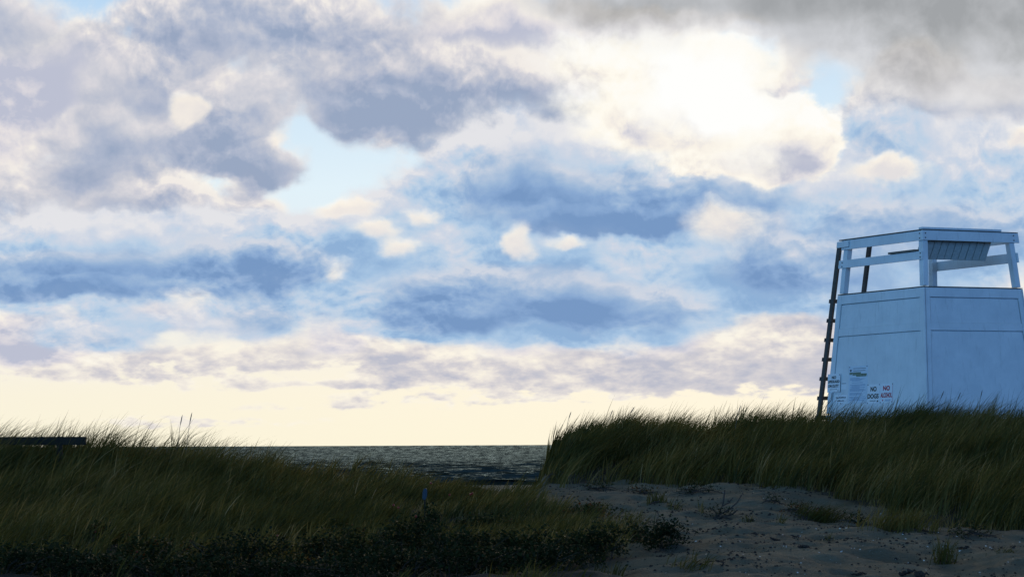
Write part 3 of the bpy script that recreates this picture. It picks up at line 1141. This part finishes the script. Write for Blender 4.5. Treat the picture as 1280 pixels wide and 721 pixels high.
def blades(px, py, pz, h, lean, dirx, diry, width, tone, nseg=5, curl=1.6):
    """ribbons that rise and bend over; arrays of one value per blade"""
    n = len(px)
    t = np.linspace(0, 1, nseg + 1)[None, :]
    out = (t ** curl) * lean[:, None] * h[:, None]
    rise = h[:, None] * t * np.sqrt(np.clip(1 - (.62 * lean[:, None] * t) ** 2, .05, 1))
    cx = px[:, None] + dirx[:, None] * out
    cy = py[:, None] + diry[:, None] * out
    cz = pz[:, None] - .03 + rise
    yaw = rng.uniform(-1.0, 1.0, n)
    wx, wy = np.cos(yaw), np.sin(yaw)
    wd = width[:, None] * np.clip(1.0 - t ** 3.0, .05, 1) * .5
    L = np.stack([cx - wx[:, None] * wd, cy - wy[:, None] * wd, cz], -1)
    Rr = np.stack([cx + wx[:, None] * wd, cy + wy[:, None] * wd, cz], -1)
    V = np.stack([L, Rr], 2).reshape(n, -1, 3)               # per blade: (seg+1)*2
    k = (nseg + 1) * 2
    base = (np.arange(n) * k)[:, None, None]
    sidx = np.arange(nseg)
    f = np.stack([2 * sidx, 2 * sidx + 1, 2 * sidx + 3, 2 * sidx + 2], -1)[None]
    F = (base + f).reshape(-1, 4)
    tt = np.repeat(tone, k)
    return V.reshape(-1, 3), F, tt


class Field:
    def __init__(self):
        self.V, self.F, self.T, self.n = [], [], [], 0

    def add(self, V, F, t):
        self.V.append(V)
        self.F.append(F + self.n)
        self.T.append(t)
        self.n += len(V)

    def build(self, name, mat, parent=None, origin=None):
        V = np.concatenate(self.V)
        if origin is not None:
            V = V - np.array(origin)
        return mesh_np(name, V, np.concatenate(self.F), mat, parent, attr={'tone': np.concatenate(self.T)})


# right edge of the left-hand growth (depth -> photo column)
eY = [26, 30, 32, 34, 36, 38, 40, 42, 44, 46, 48, 52]
eX = [770, 775, 782, 800, 812, 770, 730, 695, 660, 640, 628, 620]
# front edge of the right-hand growth (photo column -> depth)
fX = [640, 655, 690, 760, 860, 960, 1000, 1060, 1120, 1180, 1240, 1300, 1500]
fY = [49, 48, 46.6, 47.6, 47.2, 45.2, 44.5, 43.0, 40.4, 38.6, 36.8, 35.8, 35.2]


def grow(field, x, y, hmin, hmax, per, spread, tones, lean=(.35, 1.05), w=(.009, .020), wind=.78):
    z = ground_z(x, y)
    n = len(x)
    X = np.repeat(x, per) + rng.normal(0, spread, n * per)
    Y = np.repeat(y, per) + rng.normal(0, spread, n * per)
    Zg = ground_z(X, Y)
    th = rng.uniform(0, 2 * math.pi, n * per)
    dx = np.cos(th) * .38 + wind + np.repeat(rng.normal(0, .22, n), per)
    dy = np.sin(th) * .4 + .1
    h = np.repeat(rng.uniform(hmin, hmax, n), per) * rng.uniform(.55, 1.08, n * per)
    ln = np.clip(np.repeat(rng.uniform(*lean, n), per) + rng.normal(0, .12, n * per), .1, 1.5)
    tb = tones[0] + (tones[1] - tones[0]) * np.clip(.5 + 1.1 * vnoise(x / 1.6, y / 1.6, 61) + rng.normal(0, .25, n), 0, 1)
    tn = np.clip(np.repeat(tb, per) + rng.normal(0, .20, n * per), 0, 1)
    field.add(*blades(X, Y, Zg, h, ln, dx, dy, rng.uniform(w[0], w[1], n * per), tn))


def scatter(n, x0, x1, y0, y1):
    """uniform over the ground, by photo-column range at each depth"""
    y = np.sqrt(rng.uniform(y0 ** 2, y1 ** 2, n))
    p = rng.uniform(x0, x1, n)
    return (p - 640) / FOC * y, y, p


GL = Field()
x, y, p = scatter(12500, -190, 860, 28.0, 49.8)
edge = np.interp(y, eY, eX) + 55 * vnoise(x / .8, y / .8, 9) + rng.normal(0, 14, len(x))
dens = np.clip((edge - p) / 60, 0, 1) * np.clip(.75 + 1.6 * vnoise(x / 1.3, y / 1.3, 21), .25, 1)
dens *= np.interp(y, [29.4, 31, 32.5, 34.5], [.03, .22, .50, 1])
keep = rng.random(len(x)) < dens
x, y, p = x[keep], y[keep], p[keep]
hb = np.interp(y, [29, 33, 38, 44, 47, 50], [.40, .48, .60, .72, .84, .80]) * (1 + .75 * vnoise(x / .8, y / .8, 5))
hb *= np.interp(p, [-200, 150, 270, 420, 560, 700], [1.06, 1.06, .88, .66, .48, .55])
order = np.argsort(hb)
for chunk in np.array_split(order, 24):
    m_h = hb[chunk].mean()
    grow(GL, x[chunk], y[chunk], m_h * .8, m_h * 1.25, 8, .045, (.05, .58))
# straw-coloured dead blades low in the stand
x, y, p = scatter(6500, -190, 800, 27.0, 47)
keep = (p < np.interp(y, eY, eX) - 10) & (rng.random(len(x)) < np.interp(y, [30.5, 32, 35], [.03, .22, 1]))
grow(GL, x[keep], y[keep], .16, .34, 5, .10, (.72, .98), lean=(.7, 1.3), w=(.004, .008), wind=.25)
gl = GL.build('beach_grass', M['grass'])
tag(gl, 'dense windblown beach grass covering the left dune', 'grass', kind='stuff')

GR = Field()
x, y, p = scatter(13500, 640, 1480, 36, 57)
front = np.interp(p, fX, fY) + 2.6 * vnoise(x / .9, y / .9, 31) + .9 * vnoise(x / .3, y / .3, 32) + rng.normal(0, .25, len(x))
dens = np.clip((y - front) / 1.9, 0, 1) * np.clip(.8 + 1.5 * vnoise(x / 1.2, y / 1.2, 33), .3, 1)
dens *= np.interp(p, [640, 660, 684, 700], [.25, .50, .9, 1])
keep = rng.random(len(x)) < dens
x, y, p = x[keep], y[keep], p[keep]
hb = .70 * (1 + .75 * vnoise(x / .8, y / .8, 35) + .55 * vnoise(x / 1.9, y / 1.9, 36)) * np.interp(p, [640, 670, 705, 1100, 1250, 1500], [.45, .62, 1.0, 1.0, 1.12, 1.05])
order = np.argsort(hb)
for chunk in np.array_split(order, 24):
    m_h = hb[chunk].mean()
    grow(GR, x[chunk], y[chunk], m_h * .8, m_h * 1.25, 8, .045, (.10, .64), wind=.8)
x, y, p = scatter(2600, 680, 1480, 37, 52)
front = np.interp(p, fX, fY)
keep = (y > front - .3) & (y < front + 3)
grow(GR, x[keep], y[keep], .14, .34, 5, .12, (.70, .96), lean=(.7, 1.3), w=(.004, .008), wind=.25)
# taller clumps at the seaward end and along the crest
for (pa, pb, ya, yb, n_, ha, hb_) in ((682, 728, 48.5, 51.5, 60, .75, 1.0), (728, 900, 52.5, 54.5, 60, .70, .95), (900, 1300, 52.5, 54.5, 70, .65, .95)):
    x, y, p = scatter(n_, pa, pb, ya, yb)
    grow(GR, x, y, ha, hb_, 26, .06, (.05, .5), lean=(.5, 1.1), w=(.010, .020), wind=.85)
# grass round the foot of the tower and on the landward plateau
x, y, p = scatter(2600, 900, 1500, 57, 68)
grow(GR, x, y, .35, .6, 6, .06, (.10, .55), wind=.8)
gr = GR.build('beach_grass', M['grass'])
tag(gr, 'dense windblown beach grass on the right dune in front of the white tower', 'grass', kind='stuff')


# ------------------------------------------------------------------ things on the sand and in the grass
def hit(px, py):
    d = ray(px, py)
    Y = np.arange(27, 60, .05)
    k = Y / d.y
    zz = ground_z(d.x * k, Y)
    below = np.nonzero(d.z * k <= zz)[0]
    i = below[0] if len(below) else 0
    return Vector((d.x * k[i], Y[i], zz[i]))


def ground_at(px, Y):
    p = at(px, 600, Y)
    return Vector((p.x, Y, float(ground_z(p.x, Y))))


def leaves(field, c, n, rx, ry, h, tones, size=(.022, .040)):
    """oval leaves in sprays through a bush's volume, folded along the midrib"""
    nspr = max(4, n // 9)
    th = rng.uniform(0, 2 * math.pi, nspr)
    r = np.sqrt(rng.uniform(.03, 1, nspr))
    zt = rng.uniform(.10, 1, nspr) ** .7
    lim = np.sqrt(np.clip(1 - .75 * zt ** 2, .05, 1))
    lump = 1 + .35 * np.sin(3 * th + 1.3) + .2 * np.sin(7 * th)
    sx, sy, sz = c[0] + rx * r * lim * lump * np.cos(th), c[1] + ry * r * lim * lump * np.sin(th), zt * h * (1 + .25 * rng.normal(0, .5, nspr))
    k = n // nspr
    X = np.repeat(sx, k) + rng.normal(0, .042, nspr * k)
    Y = np.repeat(sy, k) + rng.normal(0, .042, nspr * k)
    Zr = ground_z(X, Y)
    Z = Zr + np.clip(np.repeat(sz, k) + rng.normal(0, .036, nspr * k), .01, None)
    m = len(X)
    a = rng.uniform(0, 2 * math.pi, m)
    tilt = rng.uniform(-.5, 1.0, m)
    d = np.stack([np.cos(a) * np.cos(tilt), np.sin(a) * np.cos(tilt), np.sin(tilt)], -1)
    sd_ = np.stack([-np.sin(a), np.cos(a), rng.uniform(-.6, .6, m)], -1)
    sd_ /= np.linalg.norm(sd_, axis=1)[:, None]
    nz = np.cross(d, sd_)
    L = rng.uniform(*size, m)[:, None]
    P = np.stack([X, Y, Z], -1)
    wq = .34 * L
    v = np.stack([P, P + d * L * .35 + sd_ * wq + nz * L * .1, P + d * L * .8 + sd_ * wq * .8 + nz * L * .08, P + d * L,
                  P + d * L * .8 - sd_ * wq * .8 + nz * L * .08, P + d * L * .35 - sd_ * wq + nz * L * .1], 1)
    b = (np.arange(m) * 6)[:, None]
    F = np.concatenate([b + np.array([0, 1, 2, 3]), b + np.array([0, 3, 4, 5])])
    tn = np.clip(np.repeat(rng.uniform(tones[0], tones[1], nspr), k) + rng.normal(0, .10, m), 0, 1)
    field.add(v.reshape(-1, 3), F, np.repeat(tn, 6))


hip_mesh = None


def rose_hip(parent, p):
    global hip_mesh
    if hip_mesh is None:
        bm = bmesh.new()
        bmesh.ops.create_uvsphere(bm, u_segments=10, v_segments=7, radius=.017)
        for v in bm.verts:
            v.co.z *= .86
        for k in range(5):                                  # dry sepals at the crown
            w = k * 1.257
            a = [bm.verts.new((math.cos(w + q_) * rr, math.sin(w + q_) * rr, z_)) for (q_, rr, z_) in ((-.4, .006, .013), (.4, .006, .013), (0, .016, .026))]
            bm.faces.new(a)
        hip_mesh = bpy.data.meshes.new('rose_hip')
        bm.to_mesh(hip_mesh)
        bm.free()
        hip_mesh.materials.append(M['hip'])
        for p_ in hip_mesh.polygons:
            p_.use_smooth = True
    o = bpy.data.objects.new('rose_hip', hip_mesh)
    COL.objects.link(o)
    o.parent = parent
    o.location = p - parent.location
    o.rotation_euler = (rng.uniform(-.6, .6), rng.uniform(-.6, .6), 0)
    return o


def rose_bush(px, Y, w, h, n, tones, label, hips=(), dry=False):
    h *= .86
    c = ground_at(px, Y)
    root = empty('rose_bush', c)
    tag(root, label, 'bush', 'beach rose bushes at the foot of the dune')
    f = Field()
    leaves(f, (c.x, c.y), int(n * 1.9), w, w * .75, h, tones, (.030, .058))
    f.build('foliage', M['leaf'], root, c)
    m = MB()
    for k in range(int(9 + w * 14)):
        th_ = rng.uniform(0, 6.28)
        r0, r1 = w * rng.uniform(.05, .5), w * rng.uniform(.4, 1.0)
        p0 = Vector((r0 * math.cos(th_), r0 * .7 * math.sin(th_), 0))
        p2 = Vector((r1 * math.cos(th_), r1 * .7 * math.sin(th_), h * rng.uniform(.5, 1.0)))
        p0.z = float(ground_z(c.x + p0.x, c.y + p0.y)) - c.z - .03
        p2.z += float(ground_z(c.x + p2.x, c.y + p2.y)) - c.z
        pm = (p0 + p2) / 2 + Vector((0, 0, h * .18))
        m.tube([p0, pm, p2], [.006, .004, .002], 5)
    m.build('stems', M['twig'], root)
    for (hx, hy) in hips:
        rose_hip(root, at(hx, hy, Y - w * .45))
    return root


DK, MIX, RED = (.05, .5), (.15, .88), (.55, 1.0)
rose_bush(60, 30.3, .75, .34, 900, DK, 'low dark rose bush at the lower left corner, without berries')
rose_bush(185, 31.0, .62, .42, 800, (.3, .95), 'dark rose bush with a few orange leaves and one red hip at the lower left', [(171, 689)])
rose_bush(124, 34.4, .30, .30, 260, MIX, 'small rose bush in tall grass topped by one dark red hip at left', [(124, 661), (119, 664)])
rose_bush(300, 30.8, .70, .42, 900, DK, 'low dark rose bush with dry stems left of the yellow-leaved one')
rose_bush(352, 33.4, .36, .30, 340, MIX, 'small rose bush in the grass with a single pinkish hip', [(347, 669)])
rose_bush(430, 31.0, .72, .50, 1100, (.1, .86), 'dark rose bush with yellowing leaf sprays at the bottom of the left dune')
rose_bush(512, 33.6, .62, .52, 1100, (.05, .7), 'tall dark rose bush with red hips below the blue marker', [(492, 631), (520, 645), (498, 634)])
rose_bush(575, 31.2, .78, .56, 1200, DK, 'widest dark rose bush at the bottom centre of the photo')
rose_bush(655, 31.6, .66, .50, 1100, (.05, .72), 'dark rose bush with one yellow spray right of the widest bush')
rose_bush(738, 32.2, .58, .42, 950, DK, 'dark rose bush between the jutting bush and the bottom centre')
rose_bush(832, 33.2, .34, .30, 520, (.0, .55), 'rounded leafy rose bush jutting onto the bare sand')
rose_bush(800, 34.2, .26, .30, 260, MIX, 'thin rose bush with a brown leaf tip behind the jutting bush')
rose_bush(541, 37.2, .15, .40, 260, DK, 'upright narrow rose bush right beside the blue marker', [(538.5, 603.5)])
rose_bush(592, 37.8, .48, .30, 520, MIX, 'low rose bush with two red hips in the gap before the sea', [(562, 618), (590, 616.5), (588, 617.5)])
rose_bush(735, 39.2, .46, .17, 420, RED, 'low spreading rose bush of orange and brown leaves at the sand edge')

rose_bush(0, 29.0, .85, .36, 900, DK, 'dark rose bush cut by the left edge at the bottom of the photo')
rose_bush(245, 29.0, .95, .38, 1100, DK, 'dark rose bush at the bottom edge between the orange-leaved and the dry-stemmed bush')
rose_bush(470, 29.0, 1.0, .40, 1200, DK, 'dark rose bush at the bottom edge left of the widest bush')
rose_bush(665, 29.1, .85, .34, 1000, DK, 'dark rose bush at the bottom edge under the yellow spray')

rose_bush(115, 29.0, .8, .34, 900, DK, 'dark rose bush at the bottom edge right of the one cut by the left edge')
rose_bush(360, 29.0, .8, .36, 900, DK, 'dark rose bush at the bottom edge under the yellowing leaf sprays')
rose_bush(572, 29.0, .8, .36, 900, DK, 'dark rose bush at the bottom edge directly under the widest bush')

# blue marker
p = ground_at(531, 39.5)
mk = empty('trail_marker', p)
tag(mk, 'small rounded blue marker paddle on a stake in the dune grass', 'marker')
c = at(531, 617, 39.5) - p
bm = bmesh.new()
ring = []
for sgn in (-.006, .006):
    row = []
    for k in range(20):
        w_ = 2 * math.pi * k / 20
        cx, sz = math.cos(w_), math.sin(w_)
        row.append(bm.verts.new((c.x + .036 * math.copysign(abs(cx) ** .7, cx) + .010 * sz, sgn, c.z + .088 * math.copysign(abs(sz) ** .8, sz))))
    ring.append(row)
bm.faces.new(ring[0])
bm.faces.new(ring[1][::-1])
for k in range(20):
    bm.faces.new((ring[0][k], ring[1][k], ring[1][(k + 1) % 20], ring[0][(k + 1) % 20]))
me = bpy.data.meshes.new('paddle')
bmesh.ops.recalc_face_normals(bm, faces=bm.faces)
bm.to_mesh(me)
bm.free()
me.materials.append(M['blue'])
o = bpy.data.objects.new('paddle', me)
COL.objects.link(o)
o.parent = mk
m = MB()
m.tube([(c.x, .018, -.2), (c.x, .018, c.z + .05)], .011, 8)
m.build('stake', M['rail_wood'], mk)


def tuft(px, py, n, h, spread, tones, label, wind=.6, lean=(.3, 1.1), w=(.007, .013), roots=0, group='grass tufts rooted on the open sand'):
    c = hit(px, py)
    root = empty('grass_tuft', c)
    tag(root, label, 'grass tuft', group)
    f = Field()
    x_ = c.x + rng.normal(0, spread, n)
    y_ = c.y + rng.normal(0, spread, n)
    th_ = rng.uniform(0, 6.28, n)
    f.add(*blades(x_, y_, ground_z(x_, y_), h * rng.uniform(.45, 1.1, n), rng.uniform(*lean, n), np.cos(th_) * .6 + wind, np.sin(th_) * .6,
                  rng.uniform(*w, n), np.clip(rng.uniform(tones[0], tones[1], n), 0, 1)))
    f.build('blades', M['grass'], root, c)
    if roots:
        m = MB()
        for k in range(roots):
            th_ = rng.uniform(0, 6.28)
            pts, q_ = [], Vector((rng.normal(0, spread * .7), rng.normal(0, spread * .7), 0))
            for j in range(5):
                gz = float(ground_z(c.x + q_.x, c.y + q_.y)) - c.z
                pts.append(Vector((q_.x, q_.y, gz + .012 + .02 * rng.random())))
                q_ = q_ + Vector((math.cos(th_), math.sin(th_) * .8, 0)) * spread * .55
                th_ += rng.normal(0, .5)
            m.tube(pts, [.011, .009, .008, .006, .003], 5)
        m.build('roots', M['twig'], root)
    return root


tuft(1181, 704, 90, .42, .06, (.05, .5), 'small upright green grass tuft alone low on the sand at right', .25, roots=7)
tuft(1122, 664, 460, .40, .26, (.1, .7), 'wide grass clump with bare dark roots spilling from the right dune', .7, roots=26)
tuft(1022, 652, 300, .34, .17, (.0, .35), 'dark drooping grass clump hanging down the sand below the dune edge', .8, (.7, 1.4), roots=16)
tuft(1036, 675, 12, .16, .03, (.0, .4), 'tiny dark sprig below the drooping clump', .1, roots=6)
tuft(1258, 690, 40, .12, .09, (.1, .5), 'flat sprawling grass tuft near the right edge of the sand', .3, (.9, 1.5))
tuft(822, 628, 80, .26, .09, (.0, .4), 'dark little grass tuft on the upper sand under the left end of the right dune', .2, roots=6)
tuft(842, 637, 26, .22, .05, (.1, .5), 'thin pale green grass tuft left of the bare twiggy plant', .8)
tuft(878, 641, 10, .26, .03, (.3, .7), 'few straight blades standing just left of the twiggy plant', .2, (.1, .4))
tuft(937, 652, 22, .16, .04, (.2, .7), 'short tuft with brown base right of the twiggy plant', .2, roots=4)
tuft(977, 654, 12, .20, .03, (.0, .5), 'thin dark tuft between the short brown tuft and the drooping clump', .3)
tuft(700, 646, 40, .22, .12, (.2, .7), 'loose grass tuft in the sandy gap left of the orange rose bush', .5)
tuft(786, 655, 70, .30, .14, (.1, .6), 'leaning green grass tuft above the thin rose bush', .8)
tuft(862, 712, 60, .26, .12, (.1, .5), 'sprawling grass tuft at the bottom beside the jutting rose bush', .7, (.7, 1.4))
tuft(635, 612, 90, .34, .14, (.2, .65), 'grass tuft at the edge of the gap in front of the sea', .6)
tuft(659, 606, 110, .40, .13, (.1, .6), 'dark grass tuft left of the steep end of the right dune', .5)

def creeper(px, py, w, n, tones, label):
    c = hit(px, py)
    root = empty('creeping_plant', c)
    tag(root, label, 'creeping plant', 'dark creeping plants along the edge of the dune grass')
    f = Field()
    leaves(f, (c.x, c.y), n, w, w * .8, .10, tones, (.022, .045))
    f.build('foliage', M['leaf'], root, c)
    m = MB()
    for k in range(9):
        a = rng.uniform(0, 6.28)
        q_, pts = Vector((0, 0, 0)), []
        for j in range(6):
            pts.append(Vector((q_.x, q_.y, float(ground_z(c.x + q_.x, c.y + q_.y)) - c.z + .015 + .03 * rng.random())))
            q_ = q_ + Vector((math.cos(a), math.sin(a) * .9, 0)) * w * .24
            a += rng.normal(0, .35)
        m.tube(pts, [.010, .009, .008, .007, .005, .002], 5)
    m.build('runners', M['twig'], root)


creeper(748, 612, .34, 240, MIX, 'dark creeping plant under the left end of the right dune, left one of a pair')
creeper(800, 616, .30, 200, RED, 'reddish creeping plant under the right dune near the small dark tuft')
creeper(872, 616, .36, 300, DK, 'dark creeping plant at the grass edge directly above the twiggy plant')
creeper(1000, 640, .34, 260, RED, 'reddish brown creeping plant left of the drooping grass clump')
creeper(1072, 655, .30, 220, DK, 'dark creeping plant between the drooping clump and the wide rooted clump')
creeper(968, 628, .24, 130, MIX, 'small creeping plant on the upper sand left of the reddish brown one')
creeper(1215, 668, .40, 300, MIX, 'brown creeping plant under the grass overhang near the right edge')

# bare twiggy plant
c = hit(898, 648)
tw = empty('twiggy_plant', c)
tag(tw, 'bare dark twiggy plant leaning on the upper sand below the right dune', 'dead plant')
m = MB()
base = at(880, 653.5, c.y) - c
for (pts_, r_) in (([(879, 653.5), (890, 649), (899, 643), (904, 628), (906, 612)], .016), ([(888, 650), (902, 646), (914, 643), (922, 637)], .014),
                   ([(899, 643), (912, 636), (922, 627), (927, 618)], .010), ([(897, 645), (893, 638), (890, 634)], .008),
                   ([(903, 632), (911, 628), (916, 622)], .008), ([(904, 645), (918, 650), (930, 650)], .010), ([(884, 652), (876, 652), (872, 655)], .012)):
    q_ = [at(a, b_, c.y + .02 * i) - c for i, (a, b_) in enumerate(pts_)]
    m.tube(q_, [1.5 * r_ * (1 - .65 * i / len(q_)) for i in range(len(q_))], 6)
m.build('branches', M['twig'], tw)
f = Field()
leaves(f, (c.x + .03, c.y), 230, .27, .12, .16, (.0, .5), (.022, .038))
f.build('dry_leaves', M['leaf'], tw, c)

# lumps of dried seaweed
for (px, py, r_, lab) in ((968, 675, .055, 'dark curled piece of dried seaweed on the middle of the sand slope'),
                          (1003, 684, .07, 'flat black piece of dried seaweed right of the curled piece'),
                          (993, 671, .035, 'small dark scrap of seaweed just above the flat black piece'),
                          (943, 668, .035, 'small dark scrap of seaweed left of the curled piece'),
                          (1138, 719, .11, 'largest dark red lump of seaweed at the bottom edge of the photo'),
                          (1075, 718, .05, 'small dark lump of seaweed at the bottom left of the largest lump'),
                          (1205, 686, .05, 'dark scrap of seaweed right of the small upright tuft')):
    c = hit(px, py)
    m = MB()
    for k in range(9):
        a = rng.uniform(0, 6.28)
        q_, pts = Vector((rng.normal(0, r_ * .4), rng.normal(0, r_ * .4), 0)), []
        for j in range(6):
            gz = float(ground_z(c.x + q_.x, c.y + q_.y)) - c.z
            pts.append(Vector((q_.x, q_.y, gz + .006 + r_ * .35 * rng.random())))
            q_ = q_ + Vector((math.cos(a), math.sin(a), 0)) * r_ * .33
            a += rng.normal(0, .8)
        m.tube(pts, [r_ * .10, r_ * .17, r_ * .20, r_ * .17, r_ * .12, r_ * .05], 6)
    o = m.build('dried_seaweed', M['weed'], None, smooth=True)
    o.location = c
    tag(o, lab, 'seaweed', 'scraps of dried seaweed on the sand')

# shells
bm = bmesh.new()
rows = []
for i in range(4):
    t = i / 3
    row = []
    for k in range(11):
        a = R(-68 + 136 * k / 10)
        rr = t * (1 + (.05 if k % 2 else 0)) + .001 * k
        row.append(bm.verts.new((math.sin(a) * rr, -.4 + math.cos(a) * rr, .34 * math.sin(min(1, t * 1.15 + .12) * 2.7) + (.03 * t if k % 2 else 0))))
    rows.append(row)
for i in range(3):
    for k in range(10):
        bm.faces.new((rows[i][k], rows[i + 1][k], rows[i + 1][k + 1], rows[i][k + 1]))
shell_me = bpy.data.meshes.new('shell')
bm.to_mesh(shell_me)
bm.free()
shell_me.materials.append(M['shell'])
for p_ in shell_me.polygons:
    p_.use_smooth = True
proto, ns = None, 0
spots = [(925, 678, .019), (862, 617, .02), (870, 677, .016), (1101, 643, .022), (1052, 690, .02), (1079, 683, .017), (1155, 702, .018), (1200, 691, .02),
         (1196, 671, .02), (1266, 681, .018), (954, 624, .016), (960, 625, .015), (965, 624, .014), (968, 623, .012), (942, 616, .018), (928, 615, .012), (847, 660, .013), (854, 661, .011),
         (1157, 714, .02), (1038, 700, .014), (950, 697, .02), (883, 694, .015), (908, 675, .012), (925, 716, .022), (936, 719, .012), (1266, 700, .018), (1260, 703, .013)]
while ns < 150:
    if spots:
        px, py, r_ = spots.pop(0)
    else:
        px, py = rng.uniform(800, 1275), rng.uniform(612, 719)
        if rng.random() < .45:
            px, py = rng.normal(1075, 75), rng.normal(672, 22)
        c = hit(px, min(py, 719))
        if c.y > np.interp(px, fX, fY) - .4 or px < np.interp(c.y, eY, eX) + 15:
            continue
        r_ = .009 + .009 * rng.random() ** 2
    c = hit(px, py)
    if proto is None:
        proto = bpy.data.objects.new('shell', shell_me)
        COL.objects.link(proto)
        tag(proto, 'small white broken shell lying on the shaded sand slope', 'shell', 'broken shells scattered over the sand')
        o = proto
    else:
        o = proto.copy()
        COL.objects.link(o)
    o.location = c + Vector((0, 0, .004 + r_ * .25))
    o.scale = (r_ * rng.uniform(.7, 1.2), r_, r_)
    o.rotation_euler = (rng.uniform(-.2, 1.2), rng.uniform(-.5, .5), rng.uniform(0, 6.28))
    ns += 1

# dark crumbs of wrack and grit all over the slope
f = Field()
n = 16000
x, y, p = scatter(n, 640, 1380, 29, 46)
keep = (y < np.interp(p, fX, fY) + .5) & (p > np.interp(y, eY, eX) - 60) & (rng.random(n) < np.clip(.45 + 1.6 * vnoise(x / .9, y / .9, 91), .05, 1))
x, y = x[keep], y[keep]
n = len(x)
rr = .006 + .022 * rng.random(n) ** 3.5
a = rng.uniform(0, 6.28, n)
z = ground_z(x, y)
el_ = rng.uniform(.35, 1.0, n)
P0 = np.stack([x, y, z], -1)
ux = np.stack([np.cos(a), np.sin(a), np.zeros(n)], -1) * rr[:, None]
uy = np.stack([-np.sin(a), np.cos(a), np.zeros(n)], -1) * (rr * el_)[:, None]
uz = np.stack([np.zeros(n), np.zeros(n), rr * .7 + .003], -1)
v = np.stack([P0 - ux - uy * .6, P0 + ux * .7 - uy, P0 + ux + uy * .7, P0 - ux * .6 + uy, P0 - ux * .5 - uy * .3 + uz, P0 + ux * .4 - uy * .4 + uz, P0 + ux * .5 + uy * .4 + uz * .9, P0 - ux * .3 + uy * .5 + uz * .8], 1)
b = (np.arange(n) * 8)[:, None]
F = np.concatenate([b + np.array(q_) for q_ in ((4, 5, 6, 7), (0, 1, 5, 4), (1, 2, 6, 5), (2, 3, 7, 6), (3, 0, 4, 7))])
d_ = mesh_np('beach_debris', v.reshape(-1, 3), F, M['weed'])
tag(d_, 'dark crumbs of wrack and grit strewn over the sand slope', 'debris', kind='stuff')

# seed stalks standing above the grass
sm = None
for (px, py, Y, lab) in ((228, 518, 47.5, 'tall straight seed stalk over the left dune, left one of the leaning pair'),
                         (240, 515, 47.2, 'tallest thin seed stalk leaning right over the left dune'),
                         (714, 514, 51.5, 'short dark seed stalk at the left end of the right dune'),
                         (766, 512, 53, 'thin seed stalk over the right dune next to the short dark one'),
                         (793, 508, 53, 'long seed stalk leaning right in the left half of the right dune'),
                         (926, 506, 53, 'fine seed stalk curving over the right dune left of the ladder'),
                         (1180, 488, 54, 'seed stalk crossing the tower wall near its corner'),
                         (1201, 490, 54, 'middle seed stalk of those in front of the right tower wall'),
                         (1228, 487, 54, 'leaning seed stalk in front of the right tower wall, rightmost one')):
    tip = at(px, py, Y)
    bx_ = tip.x - rng.uniform(.12, .26)
    bz = float(ground_z(bx_, Y)) - .03
    b0 = Vector((bx_, Y, bz))
    hgt = tip.z - bz
    m = MB()
    pts = [Vector((0, 0, 0)), Vector(((tip.x - bx_) * .22, 0, hgt * .4)), Vector(((tip.x - bx_) * .58, 0, hgt * .76)), Vector(((tip.x - bx_) * .70, 0, hgt * .84))]
    m.tube(pts, [.006, .005, .004, .004], 5)
    m.tube([pts[-1], pts[-1].lerp(Vector((tip.x - bx_, 0, hgt)), .35), pts[-1].lerp(Vector((tip.x - bx_, 0, hgt)), .75), Vector((tip.x - bx_, 0, hgt))], [.004, .010, .009, .002], 6)
    o = m.build('seed_stalk', M['grey_wood'], None, smooth=True)
    o.location = b0
    tag(o, lab, 'seed stalk', 'grass seed stalks above the dunes')
